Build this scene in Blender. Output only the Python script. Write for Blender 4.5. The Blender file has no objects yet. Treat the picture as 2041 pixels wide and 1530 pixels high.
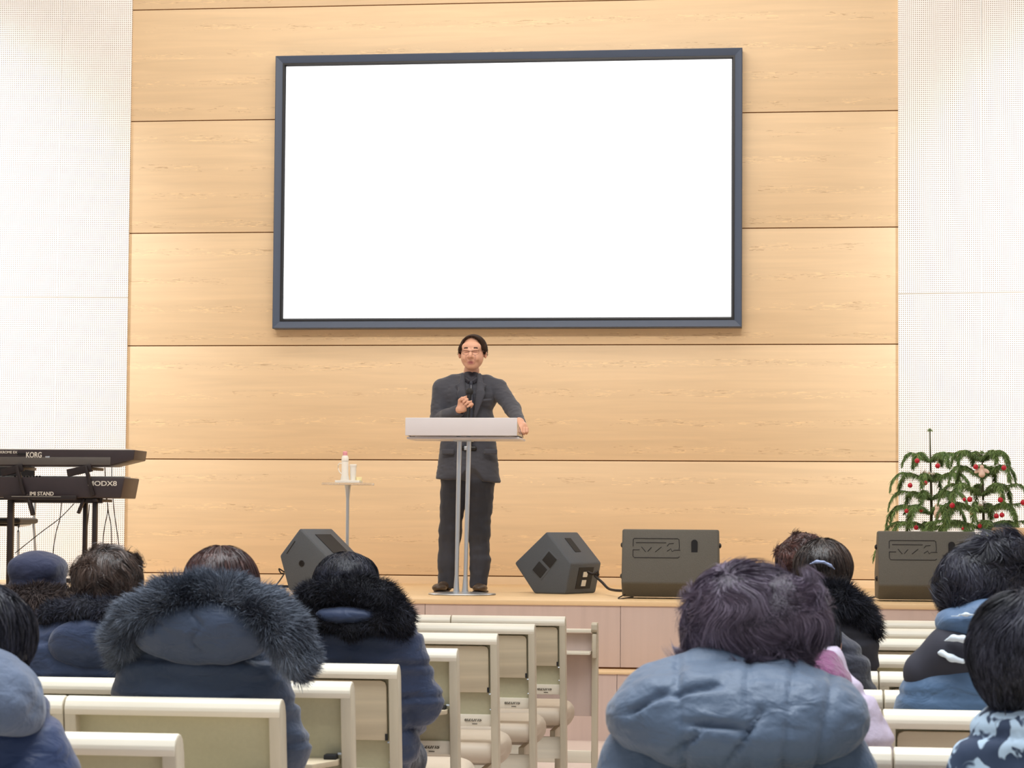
import bpy, bmesh, math, random
import numpy as np
from mathutils import Vector, Matrix
PI = math.pi
random.seed(7)
C = bpy.context.scene.collection

# ------------------------------------------------------------------ camera
W_, F_ = 2041., 4500.
YAW, PITCH, ROLL, CY, HC = .1191, .0485, .0072, 827.14, 1.277
cf = np.array([-math.sin(YAW)*math.cos(PITCH), math.cos(YAW)*math.cos(PITCH), math.sin(PITCH)])
cr = np.array([math.cos(YAW), math.sin(YAW), 0.]); cu = np.cross(cr, cf)
_c, _s = math.cos(ROLL), math.sin(ROLL)
cr, cu = _c*cr+_s*cu, -_s*cr+_c*cu
cam = bpy.data.cameras.new('camera'); cam_ob = bpy.data.objects.new('camera', cam); C.objects.link(cam_ob)
cam.sensor_width = 36; cam.lens = F_/W_*36; cam.shift_y = (CY-765)/W_
cam_ob.matrix_world = Matrix(((cr[0], cu[0], -cf[0], 0), (cr[1], cu[1], -cf[1], 0), (cr[2], cu[2], -cf[2], HC), (0, 0, 0, 1)))
cam.dof.use_dof = True; cam.dof.focus_distance = 14.6; cam.dof.aperture_fstop = 17
bpy.context.scene.camera = cam_ob
def at(px, py, Y):
    """world point at depth Y that was measured at photo pixel px, py"""
    d = (px-W_/2)*cr+(CY-py)*cu+F_*cf
    return np.array([0, 0, HC])+d*(Y/d[1])

# ------------------------------------------------------------------ world, lights, exposure
sc = bpy.context.scene
sc.view_settings.view_transform = 'Standard'; sc.view_settings.look = 'None'
sc.view_settings.exposure = 0.0; sc.view_settings.gamma = 1
world = bpy.data.worlds.new('world'); sc.world = world; world.use_nodes = True
world.node_tree.nodes['Background'].inputs[0].default_value = (.84, .91, 1.0, 1)
world.node_tree.nodes['Background'].inputs[1].default_value = .50
def area(name, loc, target, sx, sy, power, col):
    l = bpy.data.lights.new(name, 'AREA'); l.shape = 'RECTANGLE'; l.size = sx; l.size_y = sy
    l.energy = power; l.color = col
    o = bpy.data.objects.new(name, l); C.objects.link(o); o.location = loc
    o.rotation_euler = (Vector(target)-Vector(loc)).to_track_quat('-Z', 'Y').to_euler()
    return o
area('stage_wash', (-2.2, 12.2, 7.2), (-2.2, 17.2, 1.2), 8.5, .9, 50, (1, .92, .82))
area('stage_front', (-2.0, 8.6, 7.2), (-2.0, 17.0, 2.2), 7, .8, 165, (1, .93, .84)).data.spread = math.radians(100)
area('stage_down', (-2.2, 14.6, 7.3), (-2.2, 14.9, 0), 7.5, 1.0, 92, (1, .92, .80))
area('panel_wash_left', (-7.9, 12.6, 7.2), (-6.9, 17.2, 3.2), .6, 1.2, 62, (.93, .97, 1)).data.spread = math.radians(44)
area('panel_wash_right', (3.9, 12.6, 7.2), (2.75, 17.2, 3.2), .6, 1.2, 62, (.93, .97, 1)).data.spread = math.radians(44)
hall = area('hall_ceiling', (-.8, 4.6, 7.2), (-.8, 4.6, 0), 6, 6, 430, (.90, .96, 1.0)); hall.data.spread = math.radians(115)

# ------------------------------------------------------------------ materials
def lin(c):
    return tuple((x/255/12.92 if x/255 <= .04045 else ((x/255+.055)/1.055)**2.4) for x in c)+(1,)
def NT(name):
    m = bpy.data.materials.new(name); m.use_nodes = True
    nt = m.node_tree; return m, nt, nt.nodes['Principled BSDF']
def nd(nt, t, **kw):
    n = nt.nodes.new(t)
    for k, v in kw.items(): setattr(n, k, v)
    return n
def mat(name, rgb, rough=.6, metal=0., var=.0, vs=8., bump=0., bs=40., stretch=(1, 1, 1), spec=.5, sheen=0., trans=0., ior=1.45, alpha=1.):
    m, nt, b = NT(name); L = nt.links.new
    b.inputs['Base Color'].default_value = lin(rgb); b.inputs['Roughness'].default_value = rough
    b.inputs['Metallic'].default_value = metal; b.inputs['Specular IOR Level'].default_value = spec
    b.inputs['IOR'].default_value = ior
    b.inputs['Sheen Weight'].default_value = sheen; b.inputs['Transmission Weight'].default_value = trans
    tc = nd(nt, 'ShaderNodeTexCoord'); mp = nd(nt, 'ShaderNodeMapping'); L(tc.outputs['Object'], mp.inputs[0])
    mp.inputs['Scale'].default_value = stretch
    if var:
        n = nd(nt, 'ShaderNodeTexNoise'); n.inputs['Scale'].default_value = vs; n.inputs['Detail'].default_value = 5; L(mp.outputs[0], n.inputs[0])
        hsv = nd(nt, 'ShaderNodeHueSaturation'); mr = nd(nt, 'ShaderNodeMapRange')
        mr.inputs[1].default_value = .3; mr.inputs[2].default_value = .7
        mr.inputs[3].default_value = 1-var; mr.inputs[4].default_value = 1+var
        L(n.outputs[0], mr.inputs[0]); L(mr.outputs[0], hsv.inputs['Value']); hsv.inputs['Color'].default_value = lin(rgb); L(hsv.outputs[0], b.inputs['Base Color'])
    if bump:
        n = nd(nt, 'ShaderNodeTexNoise'); n.inputs['Scale'].default_value = bs; n.inputs['Detail'].default_value = 6; L(mp.outputs[0], n.inputs[0])
        bp = nd(nt, 'ShaderNodeBump'); bp.inputs['Strength'].default_value = 1; bp.inputs['Distance'].default_value = bump
        L(n.outputs[0], bp.inputs['Height']); L(bp.outputs[0], b.inputs['Normal'])
    return m
def grain_mat(name, rgb, axis, dark=.13, rough=.5, fleck=False, period=.8897, z0=.883, scale=1.):
    """wood with grain along axis (0 x, 2 z); optional pale squiggly flecks in rows"""
    m, nt, b = NT(name); L = nt.links.new
    tc = nd(nt, 'ShaderNodeTexCoord'); mp = nd(nt, 'ShaderNodeMapping'); L(tc.outputs['Object'], mp.inputs[0])
    s = [22*scale]*3; s[axis] = 1.1*scale; mp.inputs['Scale'].default_value = s
    n = nd(nt, 'ShaderNodeTexNoise'); n.inputs['Scale'].default_value = 1; n.inputs['Detail'].default_value = 7; n.inputs['Distortion'].default_value = .6; L(mp.outputs[0], n.inputs[0])
    mr = nd(nt, 'ShaderNodeMapRange'); mr.inputs[1].default_value = .25; mr.inputs[2].default_value = .75
    mr.inputs[3].default_value = 1-dark; mr.inputs[4].default_value = 1+dark*.7
    L(n.outputs[0], mr.inputs[0])
    hsv = nd(nt, 'ShaderNodeHueSaturation'); hsv.inputs['Color'].default_value = lin(rgb); L(mr.outputs[0], hsv.inputs['Value'])
    out = hsv.outputs[0]
    if fleck:
        sx = nd(nt, 'ShaderNodeSeparateXYZ'); L(tc.outputs['Object'], sx.inputs[0])
        def M(op, a, bb=None):
            k = nd(nt, 'ShaderNodeMath', operation=op)
            for i, v in enumerate((a, bb)):
                if v is None: continue
                if isinstance(v, (int, float)): k.inputs[i].default_value = v
                else: L(v, k.inputs[i])
            return k.outputs[0]
        def noise(scl, det=3, dist=0., loc=(0, 0, 0)):
            q = nd(nt, 'ShaderNodeMapping'); q.inputs['Scale'].default_value = scl; q.inputs['Location'].default_value = loc; L(tc.outputs['Object'], q.inputs[0])
            k = nd(nt, 'ShaderNodeTexNoise'); k.inputs['Scale'].default_value = 1; k.inputs['Detail'].default_value = det; k.inputs['Distortion'].default_value = dist; L(q.outputs[0], k.inputs[0]); return k.outputs[0]
        wob = M('MULTIPLY', M('SUBTRACT', noise((1.3, 1, 3)), .5), .10)
        zz = M('ADD', sx.outputs[2], wob)
        rows = M('GREATER_THAN', M('COSINE', M('MULTIPLY', M('SUBTRACT', zz, z0+.07), 2*PI/(period/4))), .72)
        def band(off, lo, seed):
            a = M('GREATER_THAN', noise((9, 1, 110), 2, 1.4, (seed, 0, 0)), lo)
            patch = M('GREATER_THAN', noise((2.6, 1, 7), 2, 0, (seed, 3, 9)), .47)
            return M('MULTIPLY', M('MULTIPLY', a, patch), rows)
        lt = M('MULTIPLY', band(0, .60, 0), .75); dk = M('MULTIPLY', band(0, .63, 17), .45)
        mx = nd(nt, 'ShaderNodeMixRGB'); L(lt, mx.inputs[0]); L(out, mx.inputs[1]); mx.inputs[2].default_value = lin((255, 225, 180))
        mx2 = nd(nt, 'ShaderNodeMixRGB'); L(dk, mx2.inputs[0]); L(mx.outputs[0], mx2.inputs[1]); mx2.inputs[2].default_value = lin((172, 130, 85))
        out = mx2.outputs[0]
    L(out, b.inputs['Base Color']); b.inputs['Roughness'].default_value = rough
    return m
def perf_mat(name):
    m, nt, b = NT(name); L = nt.links.new
    tc = nd(nt, 'ShaderNodeTexCoord'); sx = nd(nt, 'ShaderNodeSeparateXYZ'); L(tc.outputs['Object'], sx.inputs[0])
    def M(op, a, bb=None):
        k = nd(nt, 'ShaderNodeMath', operation=op)
        for i, v in enumerate((a, bb)):
            if v is None: continue
            if isinstance(v, (int, float)): k.inputs[i].default_value = v
            else: L(v, k.inputs[i])
        return k.outputs[0]
    P = .0153
    def f(o): return M('SUBTRACT', M('FRACT', M('DIVIDE', o, P)), .5)
    u, v = f(sx.outputs[0]), f(sx.outputs[2])
    r = M('SQRT', M('ADD', M('MULTIPLY', u, u), M('MULTIPLY', v, v)))
    hole = M('LESS_THAN', r, .235)
    zj = M('LESS_THAN', M('ABSOLUTE', M('SUBTRACT', sx.outputs[2], 3.04)), .004)
    hole = M('MULTIPLY', hole, M('SUBTRACT', 1, zj))
    mx = nd(nt, 'ShaderNodeMixRGB'); L(hole, mx.inputs[0]); mx.inputs[1].default_value = (.97, .97, .97, 1); mx.inputs[2].default_value = lin((138, 112, 86))
    mx2 = nd(nt, 'ShaderNodeMixRGB'); L(zj, mx2.inputs[0]); L(mx.outputs[0], mx2.inputs[1]); mx2.inputs[2].default_value = lin((190, 180, 165))
    L(mx2.outputs[0], b.inputs['Base Color']); b.inputs['Roughness'].default_value = .6
    return m
def tint_mat(name, dark, light, rough=.55, spec=.4, sheen=0.):
    """hair, fur, needles: colour per strand from the 'tint' attribute"""
    m, nt, b = NT(name); L = nt.links.new
    a = nd(nt, 'ShaderNodeAttribute'); a.attribute_name = 'tint'
    mx = nd(nt, 'ShaderNodeMixRGB'); L(a.outputs['Fac'], mx.inputs[0]); mx.inputs[1].default_value = lin(dark); mx.inputs[2].default_value = lin(light)
    L(mx.outputs[0], b.inputs['Base Color']); b.inputs['Roughness'].default_value = rough; b.inputs['Specular IOR Level'].default_value = spec
    b.inputs['Sheen Weight'].default_value = sheen
    return m
def emit_mat(name, rgb, s):
    m, nt, b = NT(name); b.inputs['Base Color'].default_value = (.02, .02, .02, 1)
    b.inputs['Emission Color'].default_value = lin(rgb); b.inputs['Emission Strength'].default_value = s; return m

MT = dict(
    wood=grain_mat('wood_wall', (236, 207, 168), 0, .075, .5, True),
    gap=mat('seam_gap', (118, 72, 30), .8),
    stage_floor=grain_mat('stage_floor', (238, 206, 160), 0, .10, .4),
    riser=grain_mat('stage_riser', (210, 188, 178), 2, .06, .5, scale=.8),
    floor=mat('hall_floor', (226, 210, 200), .35, var=.04),
    white=mat('white_plaster', (236, 236, 236), .7, var=.01),
    perf=perf_mat('perforated_panel'),
    frame=mat('screen_frame', (76, 88, 110), .42, spec=.5),
    black=mat('black_plastic', (22, 22, 26), .4, var=.1),
    screen=emit_mat('screen_light', (255, 255, 255), 1.6),
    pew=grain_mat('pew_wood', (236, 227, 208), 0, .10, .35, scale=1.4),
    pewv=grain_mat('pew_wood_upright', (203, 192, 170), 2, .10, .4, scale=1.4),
    flap=grain_mat('pew_flap_wood', (204, 188, 160), 0, .16, .45, scale=1.1),
    panel=mat('pew_laminate', (190, 184, 154), .6, var=.03, vs=90),
    cushion=mat('seat_vinyl', (200, 184, 164), .5, var=.03),
    steel=mat('brushed_steel', (205, 212, 220), .28, .85),
    ink=mat('printed_ink', (100, 92, 78), .7),
    speaker=mat('speaker_paint', (92, 90, 84), .62, var=.05, vs=120, bump=.0015, bs=160),
    speaker2=mat('speaker_paint_cool', (82, 88, 96), .6, var=.05, vs=120, bump=.0015, bs=160),
    dark=mat('dark_recess', (36, 36, 38), .7, var=.1),
    rubber=mat('cable_rubber', (40, 34, 32), .5, var=.1),
    frost=mat('frosted_acrylic', (252, 248, 252), .4, trans=.28, spec=.5),
    clear=mat('clear_acrylic', (245, 247, 250), .04, trans=.92, ior=1.3),
    ivory=mat('white_ceramic', (250, 247, 240), .3, var=.01),
    pink=mat('pink_cap', (244, 170, 184), .4, var=.02),
    cream=mat('cream_card', (250, 236, 180), .6, var=.02),
    suit=mat('suit_cloth', (66, 68, 78), .75, var=.06, vs=14, bump=.004, bs=16, sheen=.15),
    trouser=mat('trouser_cloth', (58, 60, 70), .75, var=.06, vs=10, bump=.004, bs=12, stretch=(1, 1, .4), sheen=.1),
    shirt=mat('shirt_cloth', (62, 62, 72), .7, var=.05),
    tie=mat('tie_silk', (58, 62, 76), .35, var=.1, vs=60),
    shoe=mat('brown_leather', (78, 64, 52), .35, var=.08),
    glass_frame=mat('spectacle_metal', (110, 80, 70), .3, .7),
    lips=mat('lips', (150, 84, 82), .5, var=.03),
    brow=mat('eyebrow', (66, 44, 36), .8, var=.1),
    keyb=mat('keyboard_shell', (58, 50, 54), .38, var=.05),
    keyg=mat('keyboard_grey', (92, 88, 86), .45, var=.05),
    print_=mat('printed_lettering', (222, 218, 210), .5, var=.01),
    stand=mat('stand_metal', (44, 38, 40), .42, .2, var=.05),
    pot=mat('grey_pot', (120, 112, 104), .6, var=.08),
    soil=mat('soil', (70, 52, 40), .9, var=.2, vs=60),
    red=mat('red_bauble', (190, 30, 52), .25, var=.04),
    bark=mat('bark', (76, 74, 50), .8, var=.1),
    gold=mat('gold_trim', (206, 170, 120), .4, .3),
    paper=mat('white_paper', (240, 240, 238), .7),
    podium=grain_mat('podium_wood', (228, 192, 150), 0, .07, .45),
    seam=mat('quilt_seam', (38, 50, 74), .8, var=.1),
    purple=mat('purple_knit', (118, 60, 102), .9, var=.12, vs=60, bump=.01, bs=60, sheen=.3),
    lav=mat('lavender_nylon', (196, 184, 204), .5, var=.03, bump=.012, bs=14),
    clip=mat('pearl_clip', (150, 162, 196), .4, var=.1, vs=200),
    stripe=mat('white_stripe', (214, 224, 232), .6, var=.02),
    blackcloth=mat('black_cloth', (48, 48, 58), .8, var=.1),
    skin=None)
def skin_mat():
    m, nt, b = NT('skin'); L = nt.links.new
    a = nd(nt, 'ShaderNodeAttribute'); a.attribute_name = 'tint'
    mx = nd(nt, 'ShaderNodeMixRGB'); L(a.outputs['Fac'], mx.inputs[0]); mx.inputs[1].default_value = lin((226, 172, 144)); mx.inputs[2].default_value = lin((150, 80, 76))
    L(mx.outputs[0], b.inputs['Base Color']); b.inputs['Roughness'].default_value = .45
    b.inputs['Subsurface Weight'].default_value = .0
    return m
MT['skin'] = skin_mat()

# ------------------------------------------------------------------ object helpers
def tag(o, label=None, cat=None, group=None, kind=None):
    if label: o['label'] = label
    if cat: o['category'] = cat
    if group: o['group'] = group
    if kind: o['kind'] = kind
    return o
def empty(name, loc, rz=0, label=None, cat=None, group=None):
    o = bpy.data.objects.new(name, None); C.objects.link(o); o.location = loc; o.rotation_euler = (0, 0, rz)
    o.empty_display_size = .1
    return tag(o, label, cat, group)
def wloc(o):
    return np.array(o.location) if o.parent is None else wloc(o.parent)+np.array(o.location)
def link_mesh(name, V, Fc, m, parent=None, loc=None, world=False, smooth=True, sharp=None, tint=None):
    """world=True: V in world coordinates, moved into the frame of parent (unrotated) or loc"""
    V = np.asarray(V, dtype=np.float64).reshape(-1, 3)
    off = np.zeros(3)
    if world: off = wloc(parent) if parent is not None else (np.array(loc) if loc is not None else off)
    me = bpy.data.meshes.new(name)
    me.from_pydata((V-off).tolist(), [], Fc if isinstance(Fc, list) else Fc.tolist())
    me.materials.append(m)
    if smooth: me.polygons.foreach_set('use_smooth', [True]*len(me.polygons))
    if sharp: me.set_sharp_from_angle(angle=math.radians(sharp))
    if tint is not None:
        a = me.attributes.new('tint', 'FLOAT', 'POINT'); a.data.foreach_set('value', np.asarray(tint, dtype=np.float32))
    me.update()
    o = bpy.data.objects.new(name, me); C.objects.link(o)
    if parent is not None: o.parent = parent
    elif loc is not None: o.location = loc
    return o
class MB:
    """collects shapes into one bmesh"""
    def __init__(s): s.b = bmesh.new()
    def add(s, V, Fc, mtx=None):
        vs = [s.b.verts.new(mtx @ Vector(v) if mtx else v) for v in V]
        for f in Fc:
            try: s.b.faces.new([vs[i] for i in f])
            except ValueError: pass
        return s
    def box(s, x0, x1, y0, y1, z0, z1, bev=0., shear=0., zref=0.):
        t = bmesh.new()
        bmesh.ops.create_cube(t, size=1)
        for v in t.verts: v.co = Vector((x0+(v.co.x+.5)*(x1-x0), y0+(v.co.y+.5)*(y1-y0), z0+(v.co.z+.5)*(z1-z0)))
        if bev: bmesh.ops.bevel(t, geom=t.edges[:], offset=bev, segments=2, profile=.5, affect='EDGES')
        for v in t.verts: v.co.y += (zref-v.co.z)*shear
        s._merge(t); return s
    def _merge(s, t):
        me = bpy.data.meshes.new('tmp'); t.to_mesh(me); t.free(); s.b.from_mesh(me); bpy.data.meshes.remove(me)
    def prism(s, pts, x0, x1, axis='x', mtx=None, bev=0.):
        """pts (a,b) closed outline; extruded along axis"""
        t = bmesh.new()
        def mk(a, bb, c): return (c, a, bb) if axis == 'x' else ((a, c, bb) if axis == 'y' else (a, bb, c))
        A = [t.verts.new(mk(a, b, x0)) for a, b in pts]; B = [t.verts.new(mk(a, b, x1)) for a, b in pts]
        n = len(pts)
        t.faces.new(A); t.faces.new(B[::-1])
        for i in range(n): t.faces.new((A[i], B[i], B[(i+1) % n], A[(i+1) % n]))
        bmesh.ops.recalc_face_normals(t, faces=t.faces[:])
        if bev: bmesh.ops.bevel(t, geom=t.edges[:], offset=bev, segments=3, profile=.5, affect='EDGES')
        if mtx: bmesh.ops.transform(t, matrix=mtx, verts=t.verts[:])
        s._merge(t); return s
    def tube(s, pts, r, n=8, cap=True):
        pts = [Vector(p) for p in pts]; rs = r if isinstance(r, (list, tuple)) else [r]*len(pts)
        rings = []; up = None
        for i, p in enumerate(pts):
            d = (pts[min(i+1, len(pts)-1)]-pts[max(i-1, 0)]).normalized()
            if up is None or abs(up.dot(d)) > .98: up = Vector((0, 0, 1)) if abs(d.z) < .9 else Vector((0, 1, 0))
            a = d.cross(up).normalized(); b2 = d.cross(a).normalized(); up = -b2 if False else up
            rings.append([s.b.verts.new(p+(a*math.cos(2*PI*k/n)+b2*math.sin(2*PI*k/n))*rs[i]) for k in range(n)])
        for i in range(len(rings)-1):
            for k in range(n): s.b.faces.new((rings[i][k], rings[i][(k+1) % n], rings[i+1][(k+1) % n], rings[i+1][k]))
        if cap: s.b.faces.new(rings[0][::-1]); s.b.faces.new(rings[-1])
        return s
    def lathe(s, prof, cx=0, cy=0, n=32, mtx=None):
        """prof list (r,z) from bottom to top; r=0 at ends closes"""
        rings = []
        for r, z in prof:
            if r < 1e-6: rings.append([s.b.verts.new((cx, cy, z))])
            else: rings.append([s.b.verts.new((cx+r*math.cos(2*PI*k/n), cy+r*math.sin(2*PI*k/n), z)) for k in range(n)])
        for A, B in zip(rings, rings[1:]):
            for k in range(n):
                q = (A[k % len(A)], A[(k+1) % len(A)], B[(k+1) % len(B)], B[k % len(B)])
                u = list(dict.fromkeys(q))
                if len(u) > 2:
                    try: s.b.faces.new(u)
                    except ValueError: pass
        if mtx: 
            vs = [v for r in rings for v in r]; bmesh.ops.transform(s.b, matrix=mtx, verts=vs)
        return s
    def done(s, name, m, parent=None, loc=None, smooth=True, sharp=35, rot=None):
        bmesh.ops.recalc_face_normals(s.b, faces=s.b.faces[:])
        me = bpy.data.meshes.new(name); s.b.to_mesh(me); s.b.free(); me.materials.append(m)
        if smooth:
            me.polygons.foreach_set('use_smooth', [True]*len(me.polygons))
            if sharp: me.set_sharp_from_angle(angle=math.radians(sharp))
        o = bpy.data.objects.new(name, me); C.objects.link(o)
        if parent is not None: o.parent = parent
        if loc is not None: o.location = loc
        if rot is not None: o.rotation_euler = rot
        return o
def text_part(name, body, size, m, parent, loc, rot=(PI/2, 0, 0), ext=.0012, bold=0., sx=1., shear=0.):
    c = bpy.data.curves.new('txt', 'FONT'); c.body = body; c.size = size; c.extrude = ext; c.offset = bold; c.shear = shear
    t = bpy.data.objects.new('txt', c); C.objects.link(t)
    dg = bpy.context.evaluated_depsgraph_get(); dg.update()
    me = bpy.data.meshes.new_from_object(t.evaluated_get(dg)); bpy.data.objects.remove(t); bpy.data.curves.remove(c)
    me.name = name; me.materials.clear(); me.materials.append(m)
    o = bpy.data.objects.new(name, me); C.objects.link(o); o.parent = parent; o.location = loc; o.rotation_euler = rot; o.scale = (sx, 1, 1)
    return o
def copy_tree(o, parent=None):
    kids = [c for c in bpy.data.objects if c.parent == o]
    c = o.copy(); C.objects.link(c); c.parent = parent
    for k in kids: copy_tree(k, c)
    return c

# ------------------------------------------------------------------ implicit surfaces (smooth bodies, clothing)
def vnoise(p, freq, seed=0):
    q = np.asarray(p, dtype=np.float64)*freq+seed*17.31; i = np.floor(q).astype(np.int64); f = q-i; f = f*f*(3-2*f)
    def h(a, b, c):
        n = (a*374761393+b*668265263+c*2147483647+seed*97531) & 0x7fffffff
        n = ((n ^ (n >> 13))*1274126177) & 0x7fffffff
        n = n ^ (n >> 16)
        return (n & 0xffff)/32767.5-1
    r = 0
    for a in (0, 1):
        for b in (0, 1):
            for c in (0, 1):
                w = (f[..., 0] if a else 1-f[..., 0])*(f[..., 1] if b else 1-f[..., 1])*(f[..., 2] if c else 1-f[..., 2])
                r = r+w*h(i[..., 0]+a, i[..., 1]+b, i[..., 2]+c)
    return r
def ell(c, r, rot=None, k=None, neg=False):
    c = np.array(c, float); r = np.array(r if hasattr(r, '__len__') else (r,)*3, float)
    Rm = np.array(Matrix.Rotation(1, 3, 'X')) if False else None
    if rot is not None:
        from mathutils import Euler
        Rm = np.array(Euler(rot).to_matrix())
    R_ = r.max() if rot is not None else r
    def f(p):
        q = p-c
        if Rm is not None: q = q @ Rm
        k0 = np.sqrt(((q/r)**2).sum(-1)); k1 = np.sqrt(((q/(r*r))**2).sum(-1))+1e-9
        return k0*(k0-1)/k1
    return dict(f=f, lo=c-R_, hi=c+R_, k=k, neg=neg)
def cap(a, b, ra, rb=None, sq=(1, 1, 1), k=None, neg=False):
    a = np.array(a, float); b = np.array(b, float); rb = ra if rb is None else rb; sq = np.array(sq, float)
    A, B = a*sq, b*sq; ba = B-A; bb = (ba@ba)+1e-12
    def f(p):
        q = p*sq-A; h = np.clip((q@ba)/bb, 0, 1)
        return np.sqrt(((q-h[..., None]*ba)**2).sum(-1))-(ra+(rb-ra)*h)
    R = max(ra, rb)/sq.min()
    return dict(f=f, lo=np.minimum(a, b)-R, hi=np.maximum(a, b)+R, k=k, neg=neg)
def chain(pts, k=None, sq=(1, 1, 1)):
    return [cap(p[:3], q[:3], p[3], q[3], sq, k) for p, q in zip(pts, pts[1:])]
def bx(c, h, r=.005, rot=None, k=None, neg=False):
    c = np.array(c, float); h = np.array(h, float); Rm = None
    if rot is not None:
        from mathutils import Euler
        Rm = np.array(Euler(rot).to_matrix())
    R_ = np.linalg.norm(h) if rot is not None else h
    def f(p):
        q = p-c
        if Rm is not None: q = q @ Rm
        q = np.abs(q)-(h-r)
        return np.sqrt((np.maximum(q, 0)**2).sum(-1))+np.minimum(q.max(-1), 0)-r
    return dict(f=f, lo=c-R_, hi=c+R_, k=k, neg=neg)
def surf(prims, vox, k=.02, disp=None):
    pos = [p for p in prims if not p['neg']]
    pad = 3*vox
    lo = np.min([p['lo'] for p in pos], 0)-pad; hi = np.max([p['hi'] for p in pos], 0)+pad
    n = np.ceil((hi-lo)/vox).astype(int)+1
    D = np.full(n, .3, np.float32)
    ax = [lo[i]+np.arange(n[i])*vox for i in range(3)]
    for p in prims:
        kk = p['k'] if p['k'] is not None else k
        m = kk+pad
        i0 = np.maximum(np.floor((p['lo']-m-lo)/vox).astype(int), 0); i1 = np.minimum(np.ceil((p['hi']+m-lo)/vox).astype(int)+1, n)
        if (i1 <= i0).any(): continue
        s = tuple(slice(a, b) for a, b in zip(i0, i1))
        g = np.stack(np.meshgrid(*[ax[i][s[i]] for i in range(3)], indexing='ij'), -1)
        d = p['f'](g).astype(np.float32); e = D[s]
        kk = max(kk, 1e-4)
        if p['neg']:
            d = -d; h = np.clip(.5-.5*(e-d)/kk, 0, 1); D[s] = e+(d-e)*h+kk*h*(1-h)
        else:
            h = np.clip(.5+.5*(e-d)/kk, 0, 1); D[s] = e+(d-e)*h-kk*h*(1-h)
    S = D < 0
    n1 = n-1
    cnt = np.zeros(n1, np.int8); acc = np.zeros(tuple(n1)+(3,), np.float32); ec = np.zeros(n1, np.float32)
    def sl(o): return tuple(slice(o[i], o[i]+n1[i]) for i in range(3))
    for a in range(3):
        b, c = [x for x in range(3) if x != a]
        for ob in (0, 1):
            for oc in (0, 1):
                o0 = [0, 0, 0]; o0[b] = ob; o0[c] = oc; o1 = list(o0); o1[a] = 1
                d0, d1 = D[sl(o0)], D[sl(o1)]
                x = (d0 < 0) != (d1 < 0)
                t = np.where(x, d0/np.where(x, d0-d1, 1), 0)
                acc[..., a] += np.where(x, t, 0); acc[..., b] += np.where(x, ob, 0); acc[..., c] += np.where(x, oc, 0); ec += x
    act = ec > 0
    idx = np.full(n1, -1, np.int64); idx[act] = np.arange(act.sum())
    ii = np.stack(np.nonzero(act), -1)
    V = lo+(ii+acc[act]/ec[act][:, None])*vox
    Q = []
    for a in range(3):
        b, c = (a+1) % 3, (a+2) % 3
        s0 = [slice(0, n[i]) for i in range(3)]; s0[a] = slice(0, n[a]-1)
        s1 = list(s0); s1[a] = slice(1, n[a])
        x = S[tuple(s0)] != S[tuple(s1)]
        e = np.stack(np.nonzero(x), -1)
        e = e[(e[:, b] > 0) & (e[:, c] > 0) & (e[:, b] < n1[b]) & (e[:, c] < n1[c])]
        inside = S[tuple(e.T)]
        def cell(db, dc):
            q = e.copy(); q[:, b] -= db; q[:, c] -= dc; return idx[tuple(q.T)]
        q = np.stack([cell(0, 0), cell(1, 0), cell(1, 1), cell(0, 1)], -1)
        q[~inside] = q[~inside][:, ::-1]
        Q.append(q)
    Q = np.concatenate(Q); Q = Q[(Q >= 0).all(1)]
    if disp is not None: V = V+normals(V, Q)*disp(V)[:, None]
    return V, Q
def normals(V, Q):
    fn = np.cross(V[Q[:, 2]]-V[Q[:, 0]], V[Q[:, 3]]-V[Q[:, 1]])
    N = np.zeros_like(V)
    for i in range(4): np.add.at(N, Q[:, i], fn)
    return N/(np.linalg.norm(N, axis=1, keepdims=True)+1e-12)
def sample(V, Q, n, rng, mask=None):
    fn = np.cross(V[Q[:, 2]]-V[Q[:, 0]], V[Q[:, 3]]-V[Q[:, 1]]); A = np.linalg.norm(fn, axis=1)
    if mask is not None: A = A*mask(V[Q].mean(1))
    i = rng.choice(len(Q), n, p=A/A.sum()); u, v = rng.random((2, n, 1))
    P = (1-u)*(1-v)*V[Q[i, 0]]+u*(1-v)*V[Q[i, 1]]+u*v*V[Q[i, 2]]+(1-u)*v*V[Q[i, 3]]
    N = normals(V, Q)[Q[i]].mean(1); N /= np.linalg.norm(N, axis=1, keepdims=True)+1e-9
    return P, N
def strands(P, D, L, seg, width, rng, grav=0., curl=0., cfreq=14., seed=1, N=None, hug=0., center=None):
    n = len(P); p = P.copy(); d = D/(np.linalg.norm(D, axis=1, keepdims=True)+1e-9)
    side = np.cross(d, rng.normal(size=(n, 3))); side /= np.linalg.norm(side, axis=1, keepdims=True)+1e-9
    rows = []
    for i in range(seg+1):
        w = width*(1-(i/seg)**1.5*.85)
        rows.append((p-side*w/2, p+side*w/2))
        if i == seg: break
        if curl:
            nz = np.stack([vnoise(p, cfreq, seed+j) for j in range(3)], -1)
            d = d+nz*curl
        d = d+np.array([0, 0, -grav])
        if hug and center is not None:
            q = p-center; q /= np.linalg.norm(q, axis=1, keepdims=True)
            d = d-q*((d*q).sum(1, keepdims=True))*hug
        d /= np.linalg.norm(d, axis=1, keepdims=True)+1e-9
        p = p+d*(L/seg)[:, None]
    V = np.stack([np.stack(r, 1) for r in rows], 1).reshape(-1, 3)     # n,(seg+1),2
    base = (np.arange(n)*(seg+1)*2)[:, None]
    k = (np.arange(seg)*2)[None, :]
    a = (base+k).reshape(-1)
    Fq = np.stack([a, a+1, a+3, a+2], -1)
    return V, Fq
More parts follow.
